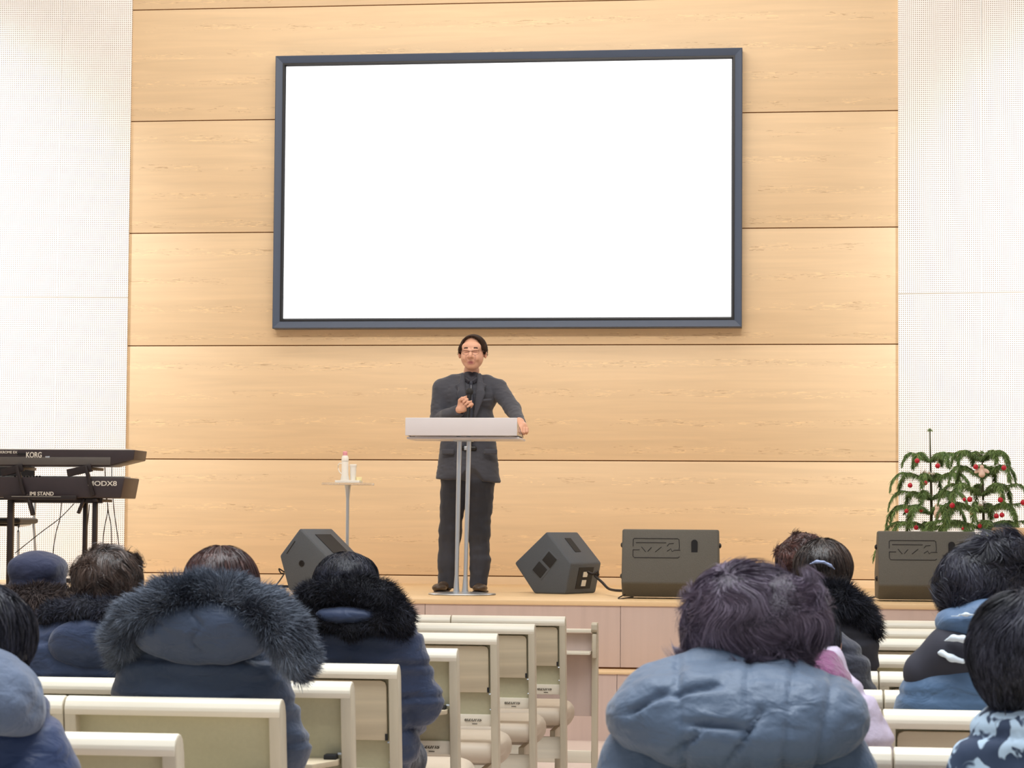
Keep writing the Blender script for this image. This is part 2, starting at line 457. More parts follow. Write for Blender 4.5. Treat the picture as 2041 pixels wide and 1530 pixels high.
def merge(parts):
    V, Q, T, o = [], [], [], 0
    for v, q, t in parts:
        V.append(v); Q.append(q+o); T.append(np.full(len(v), t) if np.isscalar(t) else t); o += len(v)
    return np.concatenate(V), np.concatenate(Q), np.concatenate(T)
def furry(name, prims, vox, n, L, m, parent, seed=1, width=.002, k=.03, grav=.25, curl=.25, flow=None, lift=.6, seg=4, base=.12, disp=None, cfreq=14., tf=9., spread=.3, hug=0., center=None, mask=None, bright=.5, off=-.004):
    rng = np.random.default_rng(seed)
    V, Q = surf(prims, vox, k, disp)
    P, N = sample(V, Q, n, rng, mask)
    D = N*lift+rng.normal(size=P.shape)*spread
    if flow is not None:
        fl = flow(P); fl = fl-N*((fl*N).sum(1, keepdims=True)); D = D+fl
    Ls = L*(.6+.6*rng.random(n))
    SV, SF = strands(P+N*off, D, Ls, seg, width, rng, grav, curl, cfreq, seed, hug=hug, center=center)
    t = np.clip(bright+.42*vnoise(P, tf, seed+5)+.25*vnoise(P, tf*3, seed+8)+rng.normal(size=n)*.18, 0, 1)
    st = np.repeat(t, (seg+1)*2)
    V2, Q2, T2 = merge([(V, Q, base), (SV, SF, st)])
    return link_mesh(name, V2, Q2, m, parent, world=True, smooth=True, tint=T2)

# ================================================================== the room
WY, ZS = 17.25, .82            # front wall plane, stage height
EY = 13.72                     # stage edge
def struct(name, mb, m, **kw):
    o = mb.done(name, m, **kw); o['kind'] = 'structure'; return o
seams = [.883+.8897*i for i in range(-1, 8)]
w = MB(); xw0, xw1 = -5.35, 1.12
for a, b in zip(seams, seams[1:]):
    w.box(xw0, xw1, WY, WY+.03, max(a, ZS-.1)+.004, min(b, 7.4)-.004, .0015)
wf = struct('wall_front', w, MT['wood'])
struct('trim_1', MB().box(xw0, xw1, WY+.012, WY+.2, ZS-.1, 7.4), MT['gap'])
# perforated side panels: an inner one square to the hall and an outer one turned slightly towards it
def perf(name, pa, pb, sign):
    a = np.array(pa); b = np.array(pb); d = b-a; L = np.linalg.norm(d[:2]); ang = math.atan2(d[1], d[0])
    o = MB().box(0, L, 0, .04, ZS, 7.4).done(name, MT['perf'], loc=(a[0], a[1], 0), rot=(0, 0, ang)); o['kind'] = 'structure'
    return o
li = at(254.5, 600, 17.22); lf = at(114, 600, 17.16); ri = at(1790.5, 600, 17.22); rf = at(1957, 600, 17.16)
perf('wall_left_inner', (lf[0], 17.16), (li[0], 17.22), 1)
perf('wall_left', (lf[0]-3.4, 16.80), (lf[0]-.002, 17.16), 1)
perf('wall_right_inner', (ri[0], 17.22), (rf[0], 17.16), 1)
perf('wall_right', (rf[0]+.002, 17.16), (rf[0]+4.1, 16.75), 1)
struct('ceiling', MB().box(-9, 5.5, -2, WY+.3, 7.4, 7.5), MT['white'])
struct('wall_left_side', MB().box(-9.1, -9, -2, WY+.3, 0, 7.4), MT['white'])
struct('wall_right_side', MB().box(5.5, 5.6, -2, WY+.3, 0, 7.4), MT['white'])
struct('floor', MB().box(-9, 5.5, -2, EY, -.1, 0), MT['floor'])
# stage: floor boards, upper riser panels, one step with its riser
struct('floor_stage', MB().box(-9, 5.5, EY-.01, WY+.02, ZS-.03, ZS, .004), MT['stage_floor'])
r = MB(); x = -9.37
while x < 5.5: r.box(x+.0015, min(x+1.2, 5.5)-.0015, EY, EY+.05, .42, ZS-.03); x += 1.2
struct('trim_4', r, MT['riser'])
struct('trim_5', MB().box(-9, 5.5, EY-.28, EY+.04, .395, .41, .003), MT['stage_floor'])
r = MB(); x = -9.37
while x < 5.5: r.box(x+.0015, min(x+1.2, 5.5)-.0015, EY-.27, EY-.22, 0, .395); x += 1.2
struct('trim_6', r, MT['riser'])
struct('trim_7', MB().box(-9, 5.5, EY+.012, EY+.04, .408, .424), MT['gap'])

# ------------------------------------------------------------------ screen on the front wall
sx0, sx1, sz0, sz1 = -3.93, -.303, 2.785, 4.92
scr = empty('display_screen', (0, WY-.12, 0), 0, 'large wide screen glowing plain white in a thick dark grey frame on the wood wall', 'screen')
def frame_ring(ms, steps):
    """mitred ring; steps: list of (inset, y) profile"""
    rings = []
    for ins, y in steps:
        rings.append([ms.b.verts.new(v) for v in ((sx0+ins, y, sz0+ins), (sx1-ins, y, sz0+ins), (sx1-ins, y, sz1-ins), (sx0+ins, y, sz1-ins))])
    for A, B in zip(rings, rings[1:]):
        for i in range(4): ms.b.faces.new((A[i], A[(i+1) % 4], B[(i+1) % 4], B[i]))
    return ms
frame_ring(MB(), [(.0, .12), (0, 0.004), (.006, -.002), (.052, .012), (.058, .016), (.058, .04)]).done('frame', MT['frame'], scr, sharp=20)
frame_ring(MB(), [(.056, .014), (.056, .012), (.07, .012), (.082, .030), (.082, .05)]).done('inner_bezel', MT['black'], scr, sharp=20)
MB().box(sx0+.08, sx1-.08, .028, .10, sz0+.08, sz1-.08).done('screen_panel', MT['screen'], scr)

# ------------------------------------------------------------------ lectern
LY = 14.6
lc = at(921, 1184, LY); lx = lc[0]
lec = empty('lectern', (lx, LY, ZS), 0, 'frosted acrylic lectern on twin steel poles and a round base', 'lectern')
MB().lathe([(0, 0), (.215, 0), (.222, .005), (.218, .011), (.06, .020), (0, .020)], n=56).done('base', MT['steel'], lec)
def px2l(px, py, Y=LY): q = at(px, py, Y); return q[0]-lx, q[2]-ZS
for a, b in ((916, 909.5), (935, 927)):
    xt, zt = px2l(a, 868); xb, _ = px2l(b, 1180)
    m_ = MB().tube([(xb, 0, .015), (xb, 0, .04), (xb+(xt-xb)*.12, 0, .13), (xb+(xt-xb)*.5, 0, .55), (xt, 0, zt)], [.022, .019, .0135, .0145, .0145], 20)
    m_.done('pole', MT['steel'], lec)
x0, zt = px2l(808, 832, LY-.2); x1, _ = px2l(1031, 832, LY-.2); _, zb = px2l(920, 868, LY-.2)
MB().box(x0, x1, -.206, -.194, zb, zt, .004).done('front_panel', MT['frost'], lec)
mb = MB()
mb.prism([(-.194, zt-.004), (.2, zt-.11), (.2, zt-.122), (-.194, zt-.016)], x0+.01, x1-.01, 'x'); mb.done('reading_board', MT['frost'], lec)
for xs in (x0+.004, x1-.012):
    MB().prism([(-.193, zt-.016), (.2, zt-.122), (.2, zb+.004), (-.193, zb+.004)], xs, xs+.008, 'x').done('side_panel', MT['clear'], lec)
_, z2 = px2l(900, 868); _, z3 = px2l(900, 877)
xa, _ = px2l(819, 870); xb_, _ = px2l(1041, 870)
MB().box(xa, xb_, -.17, .19, zb-.022, zb-.006, .006).done('lower_shelf', MT['frost'], lec)
MB().box(x0+.03, x1-.03, -.15, .16, zb-.006, zb-.0005, .001).done('shelf_spacer', MT['clear'], lec)
MB().box(-.06, .06, -.06, .06, zb-.03, zb-.022, .002).done('mounting_plate', MT['steel'], lec)

# ------------------------------------------------------------------ side table with drink set
TY = 15.85
tx = at(692, 1100, TY)[0]; tz = at(692, 965, TY)[2]
tb = empty('side_table', (tx, TY, ZS), 0, 'small clear acrylic side table on a slim steel pole', 'table')
h = tz-ZS
mb = MB(); pts = []
for i in range(48):
    a = 2*PI*i/48; pts.append((.182*abs(math.cos(a))**.55*np.sign(math.cos(a)), .14*abs(math.sin(a))**.55*np.sign(math.sin(a))))
mb.prism(pts, h-.006, h+.010, 'z', bev=.003); mb.done('table_top', MT['clear'], tb)
MB().lathe([(0, 0), (.15, 0), (.153, .006), (.05, .016), (.018, .03), (.0125, .09), (.0125, h-.10), (.021, h-.02), (.024, h-.006), (0, h-.006)], n=28).done('pole', MT['steel'], tb)
tp = h+.0105+ZS
tray = MB().box(-.085, .085, -.06, .06, 0, .006, .002).box(-.088, .088, -.063, -.058, 0, .018, .001).box(-.088, .088, .058, .063, 0, .018, .001).box(-.088, -.083, -.06, .06, 0, .018, .001).box(.083, .088, -.06, .06, 0, .018, .001).done('serving_tray', MT['ivory'], None, (tx+.006, TY, tp))
tag(tray, 'small white serving tray under the flask on the clear table', 'tray')
pt = empty('thermos_flask', (at(688, 950, TY)[0], TY-.01, tp+.0065), 0, 'tall white flask with a pink cap and a looped handle', 'flask')
MB().lathe([(0, 0), (.030, 0), (.033, .01), (.025, .05), (.024, .145), (.0235, .147)], n=32).done('body', MT['ivory'], pt)
MB().lathe([(.0255, .148), (.0265, .153), (.024, .178), (.018, .188), (0, .188)], n=32).done('collar', MT['ivory'], pt)
MB().lathe([(0, .188), (.015, .188), (.017, .194), (.0165, .212), (.012, .218), (0, .218)], n=28).done('cap', MT['pink'], pt)
MB().tube([(-.024, 0, .132), (-.040, 0, .134), (-.050, 0, .118), (-.050, 0, .098), (-.040, 0, .072), (-.026, 0, .058)], .0035, 8).done('handle', MT['ivory'], pt)
cp = empty('lidded_tumbler', (at(703, 950, TY)[0], TY+.015, tp+.0065), 0, 'white lidded tumbler beside the pink capped flask', 'cup')
MB().lathe([(0, 0), (.019, 0), (.020, .003), (.0235, .112), (0, .112)], n=28).done('cup', MT['ivory'], cp)
MB().lathe([(0, .112), (.0265, .112), (.0265, .124), (.024, .127), (0, .127)], n=28).done('lid', MT['ivory'], cp)
o = MB().box(-.019, .019, -.015, .015, 0, .036, .002).done('small_box', MT['cream'], None, (at(713, 950, TY)[0]+.008, TY+.01, tp+.0065), rot=(0, 0, .3))
tag(o, 'small cream box at the right end of the white tray', 'box')

# ------------------------------------------------------------------ wedge monitors on the stage
SWK = [[(0, .42), (.005, .46), (.02, .5), (.94, .5), (.97, .46), (.98, .1), (.97, -.02)],
       [(.06, .30), (.70, .30)], [(.72, .14), (.76, .26), (.86, .28)], [(0, -.04), (.14, -.04)],
       [(.18, .10), (.27, -.14)], [(.31, -.12), (.39, .08)], [(.47, -.14), (.60, .10)], [(.72, -.10), (.80, .02), (.83, -.12), (.87, -.05), (1., -.05)],
       [(0, -.04), (0, -.34), (.03, -.42), (.95, -.42), (.985, -.36)], [(0, .42), (0, .12)]]
def emblem(parent, ox, oz, w, h, yf, m):
    """strokes of the maker's mark on the rear face; yf(z) is the face"""
    mb = MB()
    for s in SWK:
        mb.tube([(ox+w*u, yf(oz+h*v)-.001, oz+h*v) for u, v in s], .0024, 5)
    return mb.done('emblem', m, parent)
def wedge_rear(name, x, y, rz, label, w, prof, m, handle=True, cutx=.78):
    """cabinet whose rear (audience) side faces -y before turning; prof (y,z)"""
    t = empty(name, (x, y, ZS), rz, label, 'stage monitor', 'wedge monitors along the stage edge')
    MB().prism(prof, -w/2, w/2, 'x', bev=.012).done('cabinet', m, t, sharp=50)
    (ya, za), (yb, zb2) = prof[1], prof[2]          # rear upper face from (ya,za) up to (yb,zb2)
    yf = lambda z: ya+(yb-ya)*(z-za)/(zb2-za)
    emblem(t, -w*.385, (za+zb2)/2+.045, w*.49, .13, yf, MT['dark'])
    zc = (za+zb2)/2+.045
    mb = MB(); pts = []
    for i in range(24):
        a = 2*PI*i/24; pts.append((w*.25+.020*math.cos(a), zc+.012+(.03 if math.sin(a) >= 0 else -.03)+.018*math.sin(a)))
    yy = yf(zc)
    sl = math.atan2(yb-ya, zb2-za)
    mb.prism(pts, yy-.004, yy+.03, 'y'); mb.done('handle_recess', MT['black'], t)
    for sgn in (-1, 1):
        for zz in (za+.04, zb2-.10):
            MB().lathe([(0, 0), (.016, 0), (.016, .008), (.008, .014), (0, .014)], n=16, mtx=Matrix.Translation((sgn*w/2, yf(zz)+.09, zz)) @ Matrix.Rotation(sgn*PI/2, 4, 'Y')).done('side_bolt', MT['black'], t)
    for sgn in (-1, 1): MB().box(sgn*w*.30-.03, sgn*w*.30+.03, prof[0][0]+.02, prof[0][0]+.08, -.012, .002, .004).done('foot', MT['rubber'], t)
    # speaker grille on the far, slanted face
    (yc, zc_), (yd, zd) = prof[3], prof[4]
    n_ = Vector((0, (zc_-zd), -(yc-yd))).normalized()
    mb = MB()
    q = [Vector((0, yc, zc_)).lerp(Vector((0, yd, zd)), tt) for tt in (.06, .94)]
    off = Vector((0, abs(n_.y), abs(n_.z)))*.004
    mb.add([(-w*.46, *(q[0]+off)[1:]), (w*.46, *(q[0]+off)[1:]), (w*.46, *(q[1]+off)[1:]), (-w*.46, *(q[1]+off)[1:]),
            (-w*.46, *(q[0]-off)[1:]), (w*.46, *(q[0]-off)[1:]), (w*.46, *(q[1]-off)[1:]), (-w*.46, *(q[1]-off)[1:])],
           [(0, 1, 2, 3), (7, 6, 5, 4), (0, 4, 5, 1), (1, 5, 6, 2), (2, 6, 7, 3), (3, 7, 4, 0)])
    mb.done('grille', MT['black'], t)
    return t
profR = [(.085, .012), (0, .100), (.07, .435), (.16, .435), (.36, .17), (.33, .012)]
c3 = at(1336, 1190, 14.2)
wedge_rear('stage_monitor', c3[0], 14.12, 0.0, 'grey wedge monitor right of the lectern, its emblem and handle slot in plain view', .605, profR, MT['speaker'])
c4 = at(1848, 1190, 14.2)
wedge_rear('stage_monitor', c4[0], 14.14, .03, 'grey wedge monitor at the right below the two decorated pines', .60, profR, MT['speaker'])
def wedge_side(name, px, py, Y, rz, label, pent, depth, m, side):
    q = at(px, py, Y)
    t = empty(name, (q[0], Y, ZS), rz, label, 'stage monitor', 'wedge monitors along the stage edge')
    MB().prism(pent, 0, depth, 'y', bev=.014).done('cabinet', m, t, sharp=50)
    return t
# centre monitor: side face with twin handle openings towards the hall, rear faces turned right
pent = [(-.115, 0), (.125, 0), (.20, .19), (-.02, .43), (-.26, .20)]
pent = [(-.10, 0), (.14, 0), (.185, .205), (-.005, .415), (-.255, .20)]
m2 = wedge_side('stage_monitor', 1090, 1180, 15.0, -.42, 'dark wedge monitor on its side between the lectern and the grey one', pent, .42, MT['speaker2'], 1)
def slot(t, cx, cz, ang, w2, h2, y0, y1, m, name):
    pts = [(cx+u*math.cos(ang)-v*math.sin(ang), cz+u*math.sin(ang)+v*math.cos(ang)) for u, v in ((-w2, -h2), (w2, -h2), (w2, h2), (-w2, h2))]
    return MB().prism(pts, y0, y1, 'y', bev=.004).done(name, m, t)
slot(m2, -.018, .192, .84, .098, .052, -.003, .02, MT['speaker2'], 'handle_frame')
slot(m2, -.054, .159, .84, .040, .042, -.006, .021, MT['dark'], 'handle_recess'); slot(m2, .020, .226, .84, .040, .042, -.006, .021, MT['dark'], 'handle_recess')
# rear upper face: slot; rear lower face: socket plate
def face_plate(t, a, b, f0, f1, y0, y1, thick, m, name):
    A, B = Vector((a[0], 0, a[1])), Vector((b[0], 0, b[1])); d = (B-A); nrm = Vector((d.z, 0, -d.x)).normalized()
    P0, P1 = A+d*f0, A+d*f1; mb = MB(); vs = []
    for yy in (y0, y1):
        for q, k in ((P0, -.002), (P1, -.002), (P1, thick), (P0, thick)):
            v = q+nrm*k; vs.append((v.x, yy, v.z))
    mb.add(vs, [(0, 1, 2, 3), (7, 6, 5, 4), (0, 4, 5, 1), (1, 5, 6, 2), (2, 6, 7, 3), (3, 7, 4, 0)]); return mb.done(name, m, t)
face_plate(m2, pent[2], pent[3], .35, .78, .17, .25, .003, MT['dark'], 'handle_slot')
face_plate(m2, pent[1], pent[2], .16, .86, .12, .32, .003, MT['dark'], 'socket_plate')
face_plate(m2, pent[1], pent[2], .25, .45, .18, .24, .008, MT['steel'], 'socket'); face_plate(m2, pent[1], pent[2], .55, .72, .18, .24, .008, MT['steel'], 'socket')
pent1 = [(-.10, 0), (.22, 0), (.24, .20), (-.018, .425), (-.175, .235)]
m1 = wedge_side('stage_monitor', 601, 1172, 15.1, -.30, 'dark wedge monitor left of the lectern, half hidden behind a black fur hood', pent1, .45, MT['speaker2'], 1)
MB().lathe([(0, 0), (.019, 0), (.021, .004), (.013, .004), (.012, -.004), (0, -.004)], n=24, mtx=Matrix.Translation((.0, -.001, .185)) @ Matrix.Rotation(PI/2, 4, 'X')).done('side_bolt', MT['black'], m1)
MB().tube([(-.118, -.001, .25), (-.055, -.001, .335)], .003, 6).done('groove', MT['dark'], m1)
face_plate(m1, pent1[2], pent1[3], .25, .8, .12, .34, .004, MT['dark'], 'grille')

def cable(name, pts, label, r=.007, m='rubber', cat='cable'):
    # smooth the path
    P = [Vector(p) for p in pts]; out = []
    for i in range(len(P)-1):
        p0, p1, p2, p3 = P[max(i-1, 0)], P[i], P[i+1], P[min(i+2, len(P)-1)]
        for k in range(6):
            t = k/6; out.append(.5*((2*p1)+(-p0+p2)*t+(2*p0-5*p1+4*p2-p3)*t*t+(-p0+3*p1-3*p2+p3)*t**3))
    out.append(P[-1]); base = out[0]
    o = MB().tube([q-base for q in out], r, 7).done(name, MT[m], None, base)
    return tag(o, label, cat)
A = lambda px, py, Y: tuple(at(px, py, Y))
cable('speaker_cable', [A(1172, 1140, 15.05), A(1183, 1144, 15.0), A(1190, 1138, 15.0), A(1192, 1146, 15.0), A(1186, 1147, 15.0), A(1200, 1160, 14.9), A(1212, 1172, 14.8), A(1225, 1176, 14.6), A(1243, 1177, 14.5), A(1256, 1178, 14.45)], 'dark looped cable running from the side-on monitor to the grey monitor', .009)
cable('speaker_cable', [A(574, 1142, 15.45), A(566, 1139, 15.4), A(556, 1133, 15.4), A(560, 1142, 15.4), A(566, 1143, 15.4), A(558, 1156, 15.3), A(550, 1166, 15.2)], 'thin looped cable hanging off the left wedge monitor', .005)
cable('speaker_cable', [A(500, 1168, 15.3), A(530, 1167, 15.4), A(552, 1168, 15.4), A(590, 1169, 15.5)], 'thick dark cable lying on the stage left of the left monitor', .010)
cable('speaker_cable', [A(1700, 1206, 13.9), A(1722, 1194, 14.3), A(1740, 1190, 14.5), A(1756, 1187, 14.6)], 'thin dark cable running to the monitor below the pines', .005)
cable('speaker_cable', [A(1246, 1184, 14.15), A(1233, 1191, 14.1), A(1236, 1193, 14.08), A(1250, 1191, 14.1), A(1262, 1189, 14.15)], 'tiny cable loop at the foot of the grey emblem monitor', .004)

# ================================================================== pews
PW, PH, SH = .530, .86, .15     # unit width, top height, backward lean of the back
ROWS = [('A', 10.33, -.98, 5), ('B', 9.50, -1.03, 5), ('C', 8.64, -1.08, 5), ('D', 7.56, -1.08, 4), ('E', 6.67, -1.13, 4), ('F', 5.91, -1.125, 3), ('G', 5.29, -1.175, 3), ('H', 4.38, -1.18, 2), ('I', 3.50, -1.20, 2)]
RSTART = dict(A=-.24, B=-.24, C=-.25, D=-.25, E=-.25, F=-.27, G=-.30, H=-.32, I=-.33)
RN = dict(A=4, B=3, C=3, D=3, E=3, F=3, G=2, H=2, I=2)
ORD = ['first', 'second', 'third', 'fourth', 'fifth', 'sixth', 'seventh', 'eighth', 'ninth']
def make_unit(folded):
    t = empty('pew_seat', (0, 0, 0))
    hw = PW/2-.0015; st = .028
    def sh(V): return V
    for sx in (-1, 1):
        a, b = (sx*hw, sx*(hw-st)) if sx > 0 else (sx*hw, sx*(hw-st))
        x0, x1 = min(a, b), max(a, b)
        pts = [(-.034, .0), (-.034, PH-.04)]
        for i in range(7):
            q = PI-i*PI/6; pts.append((.0+.033*math.cos(q)-.001, PH-.034+.033*math.sin(q)))
        pts += [(.034, PH-.04), (.034, 0)]
        # the upright leans back with height
        pts = [(y+(PH-z)*SH*(1 if z > 0 else 1), z) for y, z in pts]
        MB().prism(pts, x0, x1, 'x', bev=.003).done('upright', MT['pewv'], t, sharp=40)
    pts = [(-.034, PH-.043), (-.036, PH-.030)]
    for i in range(7):
        q = PI-.35-i*(PI-.6)/6; pts.append((.036*math.cos(q), PH-.034+.034*math.sin(q)))
    pts += [(.032, PH-.043)]
    MB().prism([(y+(PH-z)*SH, z) for y, z in pts], -hw+.0015, hw-.0015, 'x', bev=.0015).done('top_rail', MT['pew'], t, sharp=50)
    iw = hw-st
    MB().box(-iw, iw, .0, .012, .52, PH-.035, 0, SH, PH).done('back_panel', MT['panel'], t)
    lr = MB().box(-iw, iw, -.012, .014, .500, .546, .002, SH, PH).done('lower_rail', MT['pew'], t)
    zt = .524
    text_part('maker_mark', 'ezuns', .024, MT['ink'], lr, (.128, (PH-zt)*SH-.0137, zt-.004), (PI/2-.148, 0, 0), .0004, .0005, 1.25, .3)
    MB().box(.160, .180, -.0136, -.0125, .508, .511, 0, SH, PH).done('maker_line', MT['ink'], lr)
    if folded:
        p = [(-iw+.012, .632), (iw-.004, .632), (iw-.004, .79), (iw-.008, .805), (iw-.02, .812), (-iw+.018, .812), (-iw+.008, .806), (-iw+.004, .79)]
        p = [(-iw+.004, .632), (iw-.008, .632), (iw-.008, .795), (iw-.012, .806), (iw-.024, .811), (-iw+.02, .811), (-iw+.008, .806), (-iw+.004, .795)]
        mb = MB().prism(p, -.022, -.006, 'y', bev=.0015)
        for v in mb.b.verts: v.co.y += (PH-v.co.z)*SH
        f = mb.done('book_rest', MT['flap'], t, sharp=40)
        MB().box(iw-.014, iw-.006, -.025, -.02, .632, .652, 0, SH, PH).done('hinge_slot', MT['dark'], f)
        MB().tube([(iw-.008, (PH-.626)*SH-.018, .626), (iw+.001, (PH-.626)*SH-.018, .626)], .0035, 8).done('hinge_pin', MT['steel'], f)
        MB().tube([(iw-.006, (PH-.565)*SH-.008, .565), (iw+.001, (PH-.565)*SH-.008, .565)], .003, 8).done('hinge_pin', MT['steel'], f)
        MB().box(-iw, iw, -.003, -.001, .806, PH-.040, 0, SH, PH).done('shadow_rebate', MT['gap'], t) if False else None
    else:
        y0 = (PH-.65)*SH
        f = MB().prism([(-iw+.004, y0-.004), (iw-.006, y0-.004), (iw-.006, y0-.05), (iw-.05, y0-.165), (-iw+.05, y0-.165), (-iw+.004, y0-.05)], .640, .655, 'z', bev=.002).done('book_rest', MT['flap'], t, sharp=40)
        MB().box(iw-.045, iw-.012, y0-.05, y0-.012, .655, .668, .002).done('hinge_bracket', MT['dark'], f)
        MB().tube([(iw-.012, y0-.02, .668), (iw+.001, y0-.02, .668)], .004, 8).done('hinge_pin', MT['steel'], f)
    # moulded seat with a full rounded front
    def prof(k):
        q = []
        for i in range(25):
            u = i/24
        return q
    V, Q = surf([bx((0, .275, .395), (hw-.008, .235, .040), .035), cap((-hw+.075, .455, .375), (hw-.075, .455, .375), .068, k=.04), cap((-hw+.06, .30, .49), (hw-.06, .30, .49), .055, .055, (.6, .55, 1), k=.03, neg=True)], .014, .02)
    link_mesh('seat', V, Q, MT['cushion'], t)
    for sx in (-1, 1):
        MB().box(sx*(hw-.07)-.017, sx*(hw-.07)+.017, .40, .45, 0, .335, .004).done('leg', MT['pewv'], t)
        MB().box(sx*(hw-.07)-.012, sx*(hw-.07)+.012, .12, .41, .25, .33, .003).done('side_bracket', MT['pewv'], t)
    MB().box(-iw, iw, .115, .135, .20, .30, .002).done('stretcher', MT['pew'], t)
    return t
protoF, protoO = make_unit(True), make_unit(False)
used = set()
def place_unit(folded, x, y, label, group, nm='pew_seat'):
    p = protoF if folded else protoO
    if folded in used: o = copy_tree(p)
    else: o = p; used.add(folded)
    o.location = (x, y, 0); o.name = nm
    return tag(o, label, 'pew seat', group)
FOLD_AISLE = dict(A=1, B=1, C=1, D=0, E=1, F=0, G=0, H=0, I=0)
for ri_, (nm, y, xe, n) in enumerate(ROWS):
    for k in range(n):
        pos = 'at the aisle end' if k == 0 else '%s in from the aisle' % ORD[k]
        fo = FOLD_AISLE[nm] if k == 0 else (1 if k % 2 else 0)
        if nm in 'GH' and k == 1: fo = 0
        place_unit(bool(fo), xe-PW*(k+.5), y, 'wooden pew seat left of the aisle, %s row, %s' % (ORD[ri_], pos), 'pew seats left of the aisle')
    for k in range(RN[nm]):
        pos = 'at the aisle end' if k == 0 else '%s in from the aisle' % ORD[k]
        place_unit(nm not in 'ABD', RSTART[nm]+PW*(k+.5), y, 'wooden pew seat right of the aisle, %s row, %s' % (ORD[ri_], pos), 'pew seats right of the aisle')
# the low book rail in front of the first row
def make_rail():
    t = empty('front_book_rail', (0, 0, 0)); hw = PW/2-.0015
    for sx in (-1, 1):
        x0, x1 = sorted((sx*hw, sx*(hw-.03)))
        pts = [(-.02, 0), (.045, 0), (.045, .74), (.035, .775), (.01, .795), (-.05, .795), (-.06, .785), (-.06, .76), (-.045, .748), (-.02, .745), (-.02, .68)]
        MB().prism(pts, x0, x1, 'x', bev=.003).done('upright', MT['pewv'], t, sharp=40)
        MB().box(x0+.004, x1-.004, -.06, -.02, .62, .74, .006).done('bracket', MT['pewv'], t)
    MB().box(-hw+.03, hw-.03, .0, .018, .33, .74, .002).done('panel', MT['riser'], t)
    MB().box(-hw+.03, hw-.03, -.05, .02, .745, .762, .003).done('top_rail', MT['pew'], t)
    MB().box(-hw+.03, hw-.03, -.13, -.002, .64, .655, .003).done('shelf', MT['pew'], t)
    MB().box(-hw+.03, hw-.03, -.02, .01, .10, .16, .003).done('lower_rail', MT['pew'], t)
    return t
pr_ = make_rail(); first = True
for side, xs, n in (('left', -.905, 5), ('right', -.22, 4)):
    for k in range(n):
        o = pr_ if first else copy_tree(pr_); first = False
        o.location = ((xs-PW*(k+.5)) if side == 'left' else xs+PW*(k+.5), 11.25, 0)
        tag(o, 'low wooden book rail before the front pews, %s of the aisle, %s' % (side, 'aisle end' if k == 0 else ORD[k]+' section'), 'book rail', 'book rail sections in front of the first row')

# ================================================================== keyboards on their stand
KY = 15.0
kx = at(100, 1190, KY)[0]
def KP(px, py, dy=0): return at(px, py, KY+dy)
xr, zt = KP(269, 897)[0], KP(200, 896)[2]; zb = KP(200, 929)[2]
k1 = empty('synthesizer_keyboard', (xr-.73, KY, zb), 0, 'long dark synthesizer on the upper tier of the stand, its back to the hall', 'keyboard', 'keyboards on the two-tier stand')
hh = zt-zb
MB().prism([(-1.46+.73-.73, 0), (.53, 0), (.73, hh*.42), (.73, hh), (-.73, hh)][0:0] or [(-.73, 0), (.53, 0), (.72, hh*.40), (.73, hh), (-.73, hh)], 0, .30, 'y', bev=.006).done('case', MT['keyb'], k1, sharp=40)
MB().box(-.72, .56, -.004, .001, hh*.08, hh*.55, .001).done('rear_panel', MT['keyg'], k1)
MB().box(-.70, .62, .16, .29, hh, hh+.012, .002).done('keys', MT['ivory'], k1)
MB().box(-.10, -.02, -.006, 0, hh*.66, hh*.78, .001).done('socket', MT['black'], k1); MB().box(.10, .13, -.006, 0, hh*.5, hh*.6, .001).done('socket', MT['steel'], k1)
text_part('lettering', 'KORG', hh*.46, MT['print_'], k1, (KP(52, 907)[0]-(xr-.73), -.006, hh*.52), bold=.0012, sx=.78)
text_part('lettering', 'KROME EX', hh*.21, MT['print_'], k1, (KP(1, 901)[0]-(xr-.73), -.006, hh*.76), bold=.0004, sx=1.05)
xr2, zt2 = KP(250, 953)[0], KP(150, 951)[2]; zb2 = KP(150, 992)[2]; h2 = zt2-zb2
k2 = empty('synthesizer_keyboard', (xr2-.66, KY-.02, zb2), 0, 'dark synthesizer on the lower tier of the stand, large outlined letters at its right end', 'keyboard', 'keyboards on the two-tier stand')
MB().prism([(-.66, 0), (.635, 0), (.66, h2*.95), (.655, h2), (-.66, h2)], 0, .36, 'y', bev=.006).done('case', MT['keyb'], k2, sharp=40)
MB().box(-.62, .60, .20, .35, h2, h2+.012, .002).done('keys', MT['ivory'], k2)
for i in range(9): MB().box(.02+i*.022-.16, .03+i*.022-.16, .06, .07, h2, h2+.012, .001).done('knob', MT['black'], k2)
text_part('lettering', 'MODX8', h2*.32, MT['print_'], k2, (KP(177, 965)[0]-(xr2-.66), -.004, h2*.60), bold=.0008, sx=1.28)
ks = empty('keyboard_stand', (kx, KY, ZS), 0, 'black two-tier keyboard stand carrying both synthesizers', 'keyboard stand')
def kl(px, py, dy=0): q = KP(px, py, dy); return (q[0]-kx, dy, q[2]-ZS)
def bar(name, a, b, w, d, m='stand'):
    a, b = Vector(a), Vector(b); dd = (b-a); L_ = dd.length
    q = dd.to_track_quat('Z', 'Y'); mb = MB().box(-w/2, w/2, -d/2, d/2, 0, L_, .002)
    bmesh.ops.transform(mb.b, matrix=Matrix.Translation(a) @ q.to_matrix().to_4x4(), verts=mb.b.verts[:])
    return mb.done(name, MT[m], ks)
zl = zb2-ZS-.005
for px, wd in ((22, .038), (160, .026), (190, .030)):
    a = kl(px, 1000, .05); bar('column', (a[0], .05 if px != 160 else .17, 0), (a[0], .05 if px != 160 else .17, zl), wd, .04)
bar('crossbar', (kl(14, 1000)[0], -.055, zl+.005), (kl(158, 1000)[0], -.055, zl+.005), .03, .030)
